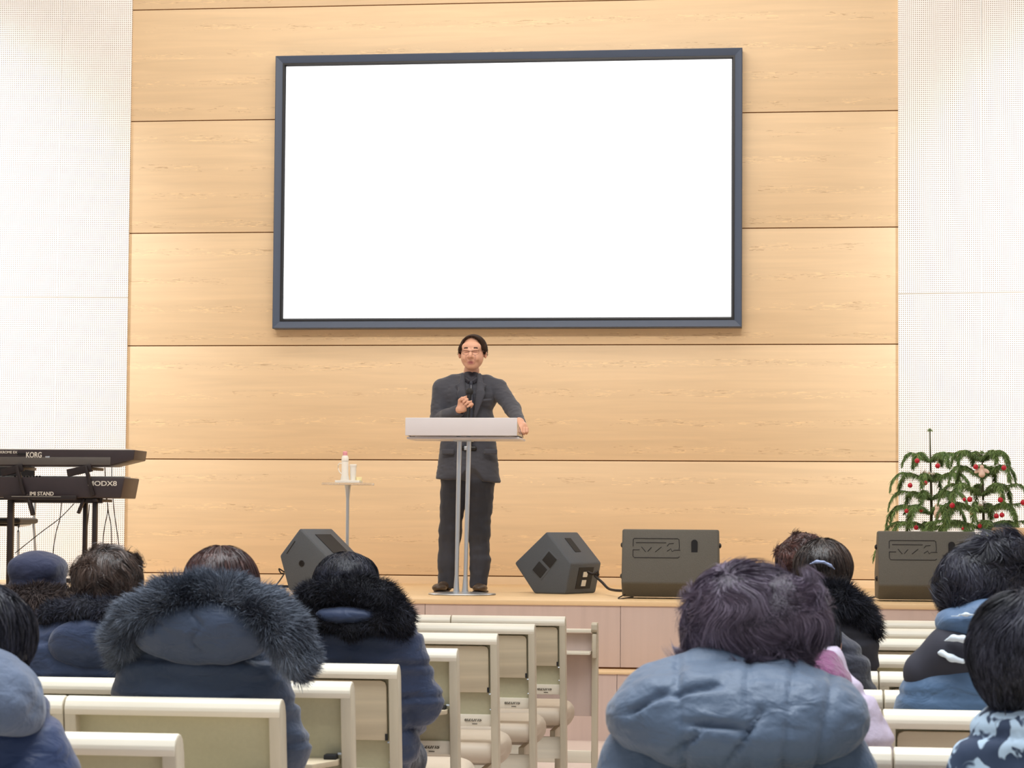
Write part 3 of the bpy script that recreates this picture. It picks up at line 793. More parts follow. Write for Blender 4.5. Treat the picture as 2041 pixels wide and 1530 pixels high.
bar('crossbar', (kl(14, 1000)[0], .05, zl-.01), (kl(200, 1000)[0], .05, zl-.01), .018, .04)
o = bar('nameplate_line', (kl(30, 990)[0], -.072, zl+.012), (kl(128, 990)[0], -.072, zl+.012), .007, .002, 'print_')
text_part('lettering', 'IMI STAND', .036, MT['print_'], ks, (kl(66, 990)[0], -.0745, zl+.020), bold=.0007, sx=.98)
for px, q in ((45, 1), (182, 1)):
    a = kl(px-10, 932, -.03); b = kl(px+6, 985, -.03)
    bar('upper_arm', (a[0], -.048, zb-ZS-.002), (b[0], -.048, zl+.02), .034, .022)
    bar('support_arm', (a[0]-.14 if px == 182 else a[0]-.12, -.0, zb-ZS-.048), (a[0]+.03, -.0, zb-ZS-.010), .035, .05)
    bar('tier_arm', (b[0], -.02, zl-.01), (b[0], .34, zl-.01), .03, .02); bar('tier_arm', (a[0], -.0, zb-ZS-.014), (a[0], .32, zb-ZS-.014), .03, .02)
a = kl(56, 985, -.04); b = kl(66, 1026, -.09); bar('brace', (a[0], -.05, a[2]), (b[0], -.09, b[2]), .028, .02)
a = kl(160, 1000, .1); bar('brace', (a[0]+.01, .03, zl-.10), (a[0]+.05, .03, zl), .03, .02)
bar('foot', (kl(22, 1190)[0], -.22, .012), (kl(22, 1190)[0], .30, .012), .05, .024); bar('foot', (kl(180, 1190)[0], -.22, .012), (kl(180, 1190)[0], .30, .012), .05, .024)
bar('crossbar', (kl(22, 1190)[0], .17, .05), (kl(190, 1190)[0], .17, .05), .03, .03)
for i, pts in enumerate([[(123, 1000), (119, 1035), (112, 1060), (106, 1100), (100, 1180)], [(148, 1003), (132, 1020), (115, 1036), (80, 1062), (30, 1102)], [(178, 1005), (174, 1050), (166, 1095), (160, 1180)],
                         [(211, 990), (215, 1015), (206, 1070), (204, 1170)], [(213, 990), (216, 1020), (222, 1060), (222, 1180)], [(225, 990), (229, 1030), (238, 1095), (244, 1180)], [(209, 930), (210, 952), (212, 990)], [(223, 930), (223, 953), (225, 990)]]):
    cable('keyboard_cable', [tuple(KP(x_, y_, .36+.0*i)) for x_, y_ in pts], ['cable sagging straight down below the right end of the stand lettering', 'thin cable slanting down left behind the keyboard stand', 'cable beside the right column of the keyboard stand',
          'cable hanging left of the pair below the outlined letters', 'middle cable hanging below the outlined letters', 'rightmost cable hanging below the keyboards by the wood wall', 'short left cable between the two keyboards', 'short right cable between the two keyboards'][i], .0032, 'rubber')
# chair behind the keyboards
chx = at(10, 1060, 15.75)
ch = empty('stacking_chair', (chx[0]-.05, 15.75, ZS), 0, 'black seated chair with thin metal legs behind the keyboard stand', 'chair')
V, Q = surf([bx((0, 0, .46), (.23, .21, .022), .02), ell((0, 0, .51), (.17, .16, .035), neg=True)], .012, .02)
link_mesh('seat', V, Q, MT['black'], ch)
V, Q = surf([bx((-.02, .22, .74), (.21, .016, .13), .015), ell((0, .14, .76), (.3, .075, .3), neg=True)], .012, .02)
link_mesh('backrest', V, Q, MT['black'], ch)
for sx in (-1, 1):
    MB().tube([(sx*.22, -.19, 0), (sx*.215, -.19, .38), (sx*.205, -.16, .425), (sx*.2, .1, .435)], .010, 8).done('leg', MT['steel'], ch)
    MB().tube([(sx*.22, .23, 0), (sx*.205, .17, .43), (sx*.20, .22, .7)], .010, 8).done('leg', MT['steel'], ch)
MB().tube([(-.2, -.1, .43), (.2, -.1, .43)], .009, 8).done('seat_frame', MT['stand'], ch)

# ================================================================== two decorated pines and the wooden reading desk
MT['needle'] = tint_mat('pine_needle', (66, 92, 52), (150, 178, 108), .6, .3)
MT['plush'] = mat('ornament_plush', (236, 206, 190), .8, var=.05)
def pine(px, Y, topy, label, seed, tiers):
    rng = np.random.default_rng(seed)
    b = at(px, 1180, Y); X = b[0]; H = at(px, topy, Y)[2]-ZS
    t = empty('potted_pine', (X, Y, ZS), 0, label, 'pine tree', 'pines with red baubles')
    MB().lathe([(0, 0), (.13, 0), (.17, .26), (.18, .27), (.18, .29), (.165, .29), (.16, .26), (0, .26)], n=32).done('pot', MT['pot'], t)
    MB().lathe([(0, .262), (.162, .262), (.0, .275)], n=24).done('soil', MT['soil'], t)
    MB().tube([(0, 0, .26), (.01, 0, H*.5), (0, 0, H)], [.013, .010, .004], 8).done('trunk', MT['bark'], t)
    tips = []
    for ti, (z, R, n, rise) in enumerate(tiers):
        ph = rng.random()*6
        for k in range(n):
            a = ph+2*PI*k/n+rng.normal()*.12; R2 = R*(.85+.3*rng.random())
            pts = []
            for j in range(13):
                u = j/12
                pts.append(np.array([X+R2*math.sin(u*1.45)/math.sin(1.45)*math.cos(a), Y+R2*math.sin(u*1.45)/math.sin(1.45)*math.sin(a), ZS+z+rise*math.sin(u*2.3)*1.0-R2*.55*max(0, u-.45)**1.6*2.2]))
            pts = np.array(pts)
            tips.append(pts)
            mb = MB().tube([tuple(p-[X, Y, ZS]) for p in pts[::2]], [.004, .0038, .0034, .003, .0026, .002, .0015], 5)
            fr = mb.done('branch', MT['bark'], t)
            m = 700
            u = rng.random(m)*11.9; i = u.astype(int); f = (u-i)[:, None]
            P = pts[i]*(1-f)+pts[i+1]*f; T = pts[i+1]-pts[i]; T /= np.linalg.norm(T, axis=1, keepdims=True)
            S = np.cross(T, [0, 0, 1]); S /= np.linalg.norm(S, axis=1, keepdims=True)+1e-9
            sg = rng.choice([-1, 1], m)[:, None]
            # hanging side twigs covered in short needles
            env = np.sin(np.clip((u/12), 0, 1)*PI)**.5
            Ln = .014+.06*env*rng.random(m)
            D = T*.5+S*sg*.8+rng.normal(size=(m, 3))*.25
            SV, SF = strands(P, D, Ln, 3, .005, rng, grav=.42, curl=.1)
            tt = np.repeat(np.clip(.4+.3*rng.normal(size=m), 0, 1), 8)
            link_mesh('needles', SV, SF, MT['needle'], fr, world=False, tint=tt)
            me = fr.children[0].data; co = np.array([v.co for v in me.vertices])-[X, Y, ZS]; me.vertices.foreach_set('co', co.ravel()); me.update()
    # crown shoot
    m = 90; P = np.tile([X, Y, ZS+H], (m, 1)); D = rng.normal(size=(m, 3)); D[:, 2] = .4
    SV, SF = strands(P-[X, Y, ZS], D, np.full(m, .03), 3, .004, rng, grav=.5); link_mesh('shoot', SV, SF, MT['needle'], t, tint=np.full(len(SV), .5))
    return t, X, H
t1, X1, H1 = pine(1854, 16.3, 856, 'taller decorated pine on the left, its bare leader standing well above the branches', 3, [(.30, .40, 7, .05), (.36, .38, 8, .05), (.45, .36, 8, .06), (.56, .34, 8, .07), (.66, .30, 6, .07), (.79, .27, 6, .07), (.93, .21, 6, .07)])
t2, X2, H2 = pine(1958, 15.5, 900, 'bushier decorated pine on the right, partly outside the picture', 5, [(.30, .42, 7, .05), (.37, .42, 8, .05), (.46, .40, 8, .06), (.57, .36, 8, .07), (.68, .32, 6, .09), (.80, .26, 6, .09), (.91, .20, 6, .08)])
bau = [(1828, 918, 5.2), (1869, 928, 5.2), (1945, 930, 5), (2001, 932, 5), (1814, 967, 5), (1844, 962, 5), (1933, 995, 5.2), (1898, 1007, 5.2), (1994, 996, 5), (2039, 1001, 5), (1807, 1018, 4.6), (1836, 1016, 4.6), (1886, 1022, 4.6), (1986, 1028, 5), (1997, 1026, 4.8), (1826, 1051, 4.8), (1953, 1048, 4.2), (1922, 995, 3.6), (1936, 1023, 3), (1919, 1053, 2.6)]
pl = ['topmost left', 'just right of the left trunk near the top', 'beside the cream ornament at the top of the right pine', 'hanging alone from the far right top branch', 'at the left edge of the second tier', 'left of the left trunk on the second tier', 'large one in the middle of the right pine', 'between the two pines at mid height', 'right of centre on the third tier', 'touching the right edge of the picture', 'leftmost of the lower tier', 'left of the left trunk on the lower tier', 'right of the angel ornament low between the pines', 'left one of the touching pair low on the right', 'right one of the touching pair low on the right', 'lowest one at the left, just above the monitor', 'lowest one of the right pine', 'half hidden just left of the large middle one', 'dim one deep inside the right pine', 'smallest dim one just above the monitor']
for (px, py, r_), s_ in zip(bau, pl):
    Yb = 16.25 if px < 1890 else 15.35
    q = at(px, py, Yb-.16); r0 = r_/288.
    o = empty('bauble', tuple(q), 0, 'red bauble on the pines, '+s_, 'bauble', 'red baubles on the pines')
    MB().lathe([(r0*math.sin(PI*i/10), -r0*math.cos(PI*i/10)) for i in range(11)][:-1]+[(0, r0)], n=20).done('ball', MT['red'], o)
    MB().lathe([(0, r0*.92), (r0*.25, r0*.92), (r0*.25, r0*1.2), (0, r0*1.2)], n=10).tube([(0, 0, r0*1.2), (0, 0, r0*2.6)], .0009, 4).done('hanger', MT['gold'], o)
def small(name, px, py, Y, label, cat, prims, m):
    q = at(px, py, Y); V, Q = surf([p for p in prims], .004, .006); return tag(link_mesh(name, V, Q, m, None, tuple(q)), label, cat)
small('angel_ornament', 1957, 937, 15.2, 'cream winged ornament near the top of the right pine', 'ornament', [ell((0, 0, .022), (.014, .013, .014)), cap((.0, 0, .008), (0, 0, -.026), .009, .022), ell((.030, .004, -.004), (.024, .006, .013), (0, .6, 0)), ell((-.030, .004, -.004), (.024, .006, .013), (0, -.6, 0))], MT['plush'])
small('angel_ornament', 1868, 1022, 15.9, 'pale pink figure ornament low at the left trunk', 'ornament', [ell((0, 0, .035), (.016, .016, .016)), ell((0, 0, -.005), (.024, .02, .035)), ell((0, 0, .055), (.018, .012, .008))], MT['plush'])
for px, py, Y, lb, an in ((1850, 938, 15.95, 'crumpled white paper ornament in the upper left pine', .2), (1950, 1003, 15.2, 'white paper strip caught in the middle of the right pine', -.5)):
    q = at(px, py, Y); mb = MB(); rr = np.random.default_rng(int(px)); n_ = 7
    Vp = [(-.05+.1*i/n_, rr.normal()*.006, .016*(-1)**i+rr.normal()*.005) for i in range(n_+1)]+[(-.05+.1*i/n_, rr.normal()*.006+.004, -.018+rr.normal()*.004) for i in range(n_+1)]
    mb.add(Vp, [(i, i+1, n_+2+i, n_+1+i) for i in range(n_)]); o = mb.done('paper_ornament', MT['paper'], None, tuple(q), rot=(0, an, 0)); tag(o, lb, 'ornament')
    so = o.modifiers.new('s', 'SOLIDIFY'); so.thickness = .002
# reading desk whose rounded top edge shows at the far right
dY = 14.55; q = at(1989, 1062, dY); dz = at(2010, 1051, dY)[2]-ZS
rd = empty('reading_desk', (q[0], dY, ZS), 0, 'wooden desk with a fat rounded top edge right of the pines', 'desk')
mb = MB(); pts = []
for i in range(13):
    a = PI/2+PI*i/12; pts.append((.035+.035*math.cos(a), dz-.034+.034*math.sin(a)))
mb.prism(pts+[(.45, dz-.068), (.45, dz)], 0, .7, 'x', bev=.012); mb.done('top', MT['podium'], rd, sharp=40)
MB().box(.09, .62, .06, .42, .045, dz-.069, .004).done('body', MT['podium'], rd)
MB().box(.07, .64, .03, .44, 0, .045, .004).done('plinth', MT['podium'], rd)
mp_ = at(2030, 1104, dY-.05); MB().box(.08, .64, .028, .058, mp_[2]-ZS-.018, mp_[2]-ZS+.012, .004).done('trim_strip', MT['steel'], rd)

# ================================================================== people
MT['hair_black'] = tint_mat('hair_black', (20, 19, 24), (78, 78, 92), .5, .3)
MT['hair_brown'] = tint_mat('hair_brown', (30, 24, 24), (104, 84, 74), .45, .45)
MT['hair_ash'] = tint_mat('hair_ash', (40, 34, 42), (146, 132, 150), .5, .25)
MT['hair_red'] = tint_mat('hair_red', (42, 28, 28), (116, 78, 70), .45, .45)
MT['hair_old'] = tint_mat('hair_preacher', (36, 24, 18), (96, 72, 58), .8, .12)
MT['fur_slate'] = tint_mat('fur_slate', (42, 46, 58), (140, 150, 166), .7, .25)
MT['fur_black'] = tint_mat('fur_black', (22, 22, 28), (62, 64, 78), .7, .25)
MT['fur_brown'] = tint_mat('fur_brown', (48, 42, 44), (98, 84, 78), .8, .2)
def nylon(name, rgb, bump=.012, bs=9, rough=.5):
    m = mat(name, rgb, rough, var=.06, vs=7, bump=bump, bs=bs, spec=.35, sheen=.2)
    nt = m.node_tree; b = nt.nodes['Principled BSDF']; L = nt.links.new
    old = b.inputs['Normal'].links[0].from_socket
    tc = nd(nt, 'ShaderNodeTexCoord'); n = nd(nt, 'ShaderNodeTexNoise'); n.inputs['Scale'].default_value = 15; n.inputs['Detail'].default_value = 2; n.inputs['Distortion'].default_value = 1.0
    mp = nd(nt, 'ShaderNodeMapping'); mp.inputs['Scale'].default_value = (1, 1, 1.7); L(tc.outputs['Object'], mp.inputs[0]); L(mp.outputs[0], n.inputs[0])
    bp = nd(nt, 'ShaderNodeBump'); bp.inputs['Strength'].default_value = 1; bp.inputs['Distance'].default_value = .006
    L(n.outputs[0], bp.inputs['Height']); L(old, bp.inputs['Normal']); L(bp.outputs[0], b.inputs['Normal'])
    return m
MT['navy'] = nylon('navy_nylon', (62, 74, 96)); MT['navy2'] = nylon('dark_navy_nylon', (48, 60, 88)); MT['slate'] = nylon('slate_nylon', (82, 98, 120), .015, 9)
MT['blue'] = nylon('steel_blue_nylon', (76, 102, 134), .008, 7); MT['greyblue'] = nylon('grey_blue_fleece', (88, 100, 122), .03, 7, .8)
MT['char'] = nylon('charcoal_wool', (50, 52, 64), .006, 30, .85); MT['grey'] = nylon('grey_wool', (104, 104, 120), .006, 30, .85); MT['hat'] = nylon('navy_felt', (46, 50, 74), .006, 20, .8)
MT['deepnavy'] = nylon('deep_navy_nylon', (40, 56, 92), .012, 7)

# ---------------------------------------------------------------- the preacher
PY = 15.2; S_ = 1/299.
def PP(px, py, dy=0): return at(px, py, PY+dy)
foot = PP(920, 1180)
pbase = (foot[0], PY, ZS)
def ch(pts, k=None, sq=(1, 1, 1)): return chain([tuple(PP(a, b, d))+(r,) for a, b, d, r in pts], k, sq)
hc = PP(942, 703, -.04)
def H(x, y, z): return hc+np.array([x, y, z])
head = [ell(H(0, .035, .030), (.084, .098, .098)), ell(H(0, -.02, -.03), (.077, .076, .085), (.15, 0, 0)), ell(H(0, -.045, -.088), (.040, .040, .030)),
        ell(H(0, -.060, .035), (.066, .035, .040)), cap(H(0, -.092, .000), H(0, -.116, -.030), .009, .014, k=.012), ell(H(.013, -.100, -.034), .009, k=.008), ell(H(-.013, -.100, -.034), .009, k=.008),
        ell(H(.034, -.078, -.038), (.022, .018, .020), k=.02), ell(H(-.034, -.078, -.038), (.022, .018, .020), k=.02),
        cap(H(-.045, -.083, .016), H(-.014, -.093, .013), .008, k=.010), cap(H(.014, -.093, .013), H(.045, -.083, .016), .008, k=.010),
        ell(H(.031, -.080, -.002), (.015, .008, .007), k=.006), ell(H(-.031, -.080, -.002), (.015, .008, .007), k=.006),
        cap(H(-.020, -.086, -.066), H(.020, -.086, -.066), .0075, k=.006), cap(H(-.016, -.084, -.079), H(.016, -.084, -.079), .008, k=.006), ell(H(0, -.097, -.072), (.017, .010, .0035), neg=True, k=.003),
        ell(H(.088, .005, -.008), (.010, .020, .030), (0, 0, .3), k=.006), ell(H(-.088, .005, -.008), (.010, .020, .030), (0, 0, -.3), k=.006)]
neck = ch([(940, 738, .02, .052), (938, 760, .05, .058)])
def fist(w, d, up, s=1.0, side=1):
    """five separate curled fingers around an axis `up`; w wrist end, d direction wrist->knuckles"""
    w = np.array(w); d = np.array(d, float); d /= np.linalg.norm(d); up = np.array(up, float); up -= d*(d@up); up /= np.linalg.norm(up)
    o = np.cross(d, up)*side
    pr = [ell(w+d*.045*s, (.03*s,)*3, k=.015), cap(w+d*.02*s+up*.015*s, w+d*.065*s+up*.025*s, .017*s, .016*s, k=.012), cap(w+d*.02*s-up*.015*s, w+d*.065*s-up*.025*s, .017*s, .014*s, k=.012)]
    for i, (u, l) in enumerate(((.031, .92), (.011, 1.), (-.010, .96), (-.030, .78))):
        a = w+d*.074*s+up*u*s-o*.006*s; b = a+d*.024*s*l+o*.018*s*l; c = b-d*.010*s*l+o*.026*s*l; e = c-d*.024*s*l+o*.004*s
        pr += [cap(a, b, .0105*s, .010*s, k=.004), cap(b, c, .010*s, .009*s, k=.003), cap(c, e, .009*s, .008*s, k=.003)]
    t0 = w+d*.022*s+up*.026*s+o*.010*s; t1 = t0+d*.026*s+up*.016*s+o*.018*s; t2 = t1+d*.026*s-up*.002*s+o*.010*s
    return pr+[cap(t0, t1, .014*s, .0115*s, k=.01), cap(t1, t2, .0115*s, .009*s, k=.003)]
# right hand (left in the photo) round the microphone, left hand resting on the lectern edge
micb, mict = PP(934, 826, -.235), PP(937, 776, -.205)
wr = PP(917, 817, -.20)
handR = fist(wr, PP(941, 795, -.225)-wr, np.array([.35, -.1, 1.]), 1.02, 1)
LYd = -.40
wl = PP(1040, 842, LYd+.03)
handL = fist(wl, PP(1044, 862, LYd-.05)-wl, np.array([-1., -.2, .2]), .92, 1)
armR = ch([(884, 780, .02, .040), (871, 838, .0, .045), (895, 828, -.12, .038), (917, 815, -.205, .026)])
armL = ch([(990, 780, .02, .040), (1022, 815, -.12, .038), (1036, 842, -.36, .028), (1041, 850, -.385, .025)])
body = head+neck+[ell(PP(936, 805, .04), (.13, .07, .16)), ell(PP(936, 880, .04), (.11, .06, .14)), ell(PP(935, 940, .04), (.10, .06, .07))]
body += armR+armL+handR+handL
legR = [(910, 950, .03, .055), (897, 1060, .02, .046), (893, 1150, .05, .036), (888, 1168, .05, .034)]
legL = [(957, 950, .03, .055), (955, 1060, .0, .046), (955, 1150, .03, .036), (953, 1168, .03, .034)]
body += ch(legR)+ch(legL)
V, Q = surf(body, .0045, .018)
lipc = H(0, -.09, -.073)
tint = np.clip(1.5-np.sqrt((((V-lipc)/np.array([.022, .03, .012]))**2).sum(1)), 0, 1)
hv = H(0, -.085, 0); tint = np.maximum(tint, .45*np.clip(1-np.abs(np.sqrt((((V-H(0, -.09, -.04))/np.array([.034, .05, .030]))**2).sum(1))-1)*5, 0, 1)*(V[:, 2] > hc[2]-.07)*(V[:, 2] < hc[2]-.02))
for sx in (-1, 1): tint = np.maximum(tint, .9*np.clip(1.2-np.sqrt((((V-H(sx*.031, -.088, -.004))/np.array([.017, .02, .003]))**2).sum(1)), 0, 1))
man = link_mesh('person', V, Q, MT['skin'], None, pbase, world=True, tint=tint)
tag(man, 'man in a dark suit and glasses speaking into a microphone behind the lectern', 'person')
for sx in (-1, 1):
    a = [H(sx*x_, -.094+abs(x_)*.18, z_) for x_, z_ in ((.014, .020), (.026, .026), (.040, .026), (.048, .020))]
    V, Q = surf([cap(a[0], a[1], .0045, .006), cap(a[1], a[2], .006, .0055), cap(a[2], a[3], .0055, .003)], .0022, .004); link_mesh('eyebrow', V, Q, MT['brow'], man, world=True)
# hair: thin on top, full at the sides
face_cut = ell(H(-.006, -.094, .010), (.080, .115, .107), k=.006, neg=True)
hp = [ell(H(0, .040, .030), (.096, .108, .1)), ell(H(.0, -.035, .088), (.055, .045, .026), (.3, 0, 0), k=.02), ell(H(-.086, .012, .022), (.013, .045, .036)), ell(H(.086, .012, .022), (.013, .045, .036)), face_cut, bx(H(0, .0, -.105), (.2, .12, .09), neg=True, k=.01)]
hcv = H(0, .05, .10)
def manflow(P):
    q = P-hcv; q[:, 2] = 0; q /= np.linalg.norm(q, axis=1, keepdims=True)+1e-6
    return q*.8+np.array([0, 0, -.6])
furry('hair', hp, .004, 5200, .022, MT['hair_old'], man, 4, .0022, .01, .2, .1, manflow, .08, 3, .18, spread=.12, tf=30, bright=.35)
# spectacles
def onface(x, z): return tuple(H(x, -.104+abs(x)*.16, z)-np.array(pbase))
gl = MB()
for sx in (-1, 1):
    gl.tube([onface(sx*x_, z_) for x_, z_ in ((.008, .004), (.030, .008), (.054, .006))], .0016, 6)
    gl.tube([onface(sx*x_, z_) for x_, z_ in ((.054, .006), (.056, -.006), (.050, -.018), (.032, -.022), (.014, -.018), (.010, -.008), (.012, .004))], .0008, 5)
    gl.tube([onface(sx*.054, .006), tuple(H(sx*.080, -.06, .008)-np.array(pbase)), tuple(H(sx*.092, .0, .004)-np.array(pbase))], .0012, 5)
gl.tube([onface(-.010, .002), onface(0, .006), onface(.010, .002)], .0014, 5)
gl.done('glasses', MT['glass_frame'], man)
# shirt, tie
V, Q = surf([ell(PP(938, 800, .015), (.125, .10, .17)), *ch([(939, 755, .012, .064), (938, 775, .02, .09)])]+[ell(PP(940, 743, -.072), (.024, .045, .034), neg=True, k=.006)], .006, .02)
link_mesh('shirt', V, Q, MT['shirt'], man, world=True)
for sx in (-1, 1):
    V, Q = surf([bx(PP(939+sx*8, 758, -.075), (.022, .006, .016), .005, (.5, -sx*.7, sx*.4))], .003, .004); link_mesh('shirt_collar', V, Q, MT['shirt'], man, world=True)
V, Q = surf([ell(PP(939, 762, -.088), (.013, .010, .012)), *ch([(939, 766, -.09, .010), (937, 800, -.115, .022), (936, 828, -.12, .024), (936, 850, -.115, .026), (937, 876, -.11, .026), (937, 886, -.105, .008)], None, (1, 2.4, 1))], .005, .008)
link_mesh('tie', V, Q, MT['tie'], man, world=True)
# jacket
def sl_r(pts): return ch(pts, .02)
jk = [ell(PP(936, 790, .03), (.195, .125, .14)), ell(PP(934, 835, .03), (.170, .130, .18)), cap(PP(934, 845, .03), PP(932, 985, .02), .104, .140, sq=(.60, .95, 1)),
      cap(PP(905, 762, .03), PP(882, 772, .03), .055, .058), cap(PP(970, 762, .03), PP(992, 772, .03), .055, .056), ell(PP(937, 758, .055), (.10, .075, .06))]
jk += ch([(880, 776, .02, .063), (873, 835, .0, .056)], .03)+ch([(873, 838, .0, .056), (893, 829, -.11, .050), (912, 819, -.18, .043)], .02)
jk += ch([(994, 776, .02, .063), (1022, 815, -.12, .052), (1037, 843, -.34, .040)], .025)
jk += [bx(PP(934, 992, .0), (.5, .4, .115), rot=(0, .05, 0), neg=True, k=.008), ell(PP(940, 733, -.03), (.056, .10, .062), (-.3, 0, 0), neg=True, k=.01)]
# opening: narrow V down to the button, wide rounded front edges below it
jk += [cap(PP(938, 745, -.22), PP(937, 835, -.22), .060, .026, sq=(1, .55, 1), neg=True, k=.005)]
jk += [cap(PP(932, 872, -.26), PP(935, 985, -.26), .012, .150, sq=(1, .52, 1), neg=True, k=.006)]
jk += [ell(PP(917, 817, -.215), (.030, .05, .028), neg=True, k=.004)]
def jdisp(P): 
    return .0035*vnoise(P, 16, 3)+.002*vnoise(P*np.array([1, 1, 2.2]), 34, 4)
V, Q = surf(jk, .006, .03, jdisp); link_mesh('jacket', V, Q, MT['suit'], man, world=True)
for sx in (-1, 1):
    c0, c1, c2 = PP(939+sx*17, 748, -.055), PP(939+sx*19, 785, -.115), PP(937+sx*9, 832, -.135)
    V, Q = surf([cap(c0, c1, .016, .030, sq=(1, 3.2, 1)), cap(c1, c2, .030, .010, sq=(1, 3.2, 1)), bx((c0+c1)/2+np.array([sx*.012, -.003, -.004]), (.030, .006, .018), .004, (0, sx*.5, 0))], .005, .006)
    link_mesh('lapel', V, Q, MT['suit'], man, world=True)
V, Q = surf([bx(PP(971, 797, -.105), (.032, .006, .008), .004, (0, -.12, .35))], .004, .004); link_mesh('breast_pocket', V, Q, MT['suit'], man, world=True)
for px_ in (893, 978):
    V, Q = surf([bx(PP(px_, 900, -.10), (.045, .010, .018), .006, (0, 0, .25 if px_ > 930 else -.25))], .005, .004); link_mesh('pocket_flap', V, Q, MT['suit'], man, world=True)
# trousers and belt
tr = [ell(PP(934, 920, .03), (.150, .115, .14))]+ch([(908, 945, .03, .100), (897, 1060, .02, .074), (893, 1120, .03, .066), (891, 1166, .04, .062)], .03)+ch([(959, 945, .03, .100), (954, 1060, .0, .074), (957, 1120, .02, .066), (953, 1166, .02, .060)], .03)
tr += [bx(PP(920, 1200, .0), (.5, .5, .095), neg=True, k=.004)]
V, Q = surf(tr, .006, .03, lambda P: .004*vnoise(P*np.array([1, 1, 2.6]), 12, 8)+.0025*vnoise(P*np.array([2, 1, 1]), 26, 9)); link_mesh('trousers', V, Q, MT['trouser'], man, world=True)
V, Q = surf([cap(PP(924, 893, -.10), PP(946, 893, -.10), .017, sq=(1, 1.6, 1))], .005, .004); link_mesh('belt', V, Q, MT['black'], man, world=True)
MB().box(*sum(([a-.016, a+.016] if i == 0 else [a-.006, a+.004] if i == 1 else [a-.013, a+.013] for i, a in enumerate(PP(930, 893, -.122)-np.array(pbase))), []), .002).done('belt_buckle', MT['steel'], man)
for px_, dx in ((889, -.025), (953, .03)):
    g = PP(px_, 1170, .03); z0 = ZS
    V, Q = surf([ell((g[0]+dx*.3, PY+.03, z0+.045), (.045, .075, .040)), ell((g[0]+dx, PY-.10, z0+.030), (.050, .085, .030)), ell((g[0], PY+.07, z0+.05), (.040, .045, .05)), bx((g[0]+dx, PY, z0-.05), (.2, .3, .052), neg=True, k=.002)], .005, .02)
    sh = link_mesh('shoe', V, Q, MT['shoe'], man, world=True)
    V, Q = surf([ell((g[0]+dx*.8, PY-.03, z0+.006), (.052, .155, .012)), bx((g[0]+dx, PY, z0-.05), (.2, .3, .051), neg=True, k=.002)], .005, .01); link_mesh('sole', V, Q, MT['black'], sh, world=True)
# microphone
mc = empty('microphone', tuple(PP(935, 800, -.235)), 0, 'black handheld microphone with hanging cable, held below his chin', 'microphone'); mo = wloc(mc)
ax = np.array(mict)-np.array(micb); ax /= np.linalg.norm(ax)
m0 = PP(934, 811, -.243)
MB().tube([tuple(m0-ax*.11-mo), tuple(m0+ax*.0-mo), tuple(m0+ax*.085-mo)], [.011, .013, .017], 14).done('body', MT['black'], mc)
V, Q = surf([ell(m0+ax*.105, .025)], .004, .004); link_mesh('grille', V, Q, MT['dark'], mc, world=True)
MB().tube([tuple(m0-ax*.11-mo), tuple(PP(933, 842, -.24)-mo), tuple(PP(936, 858, -.22)-mo), tuple(PP(938, 880, -.2)-mo)], .0035, 6).done('cable', MT['rubber'], mc)

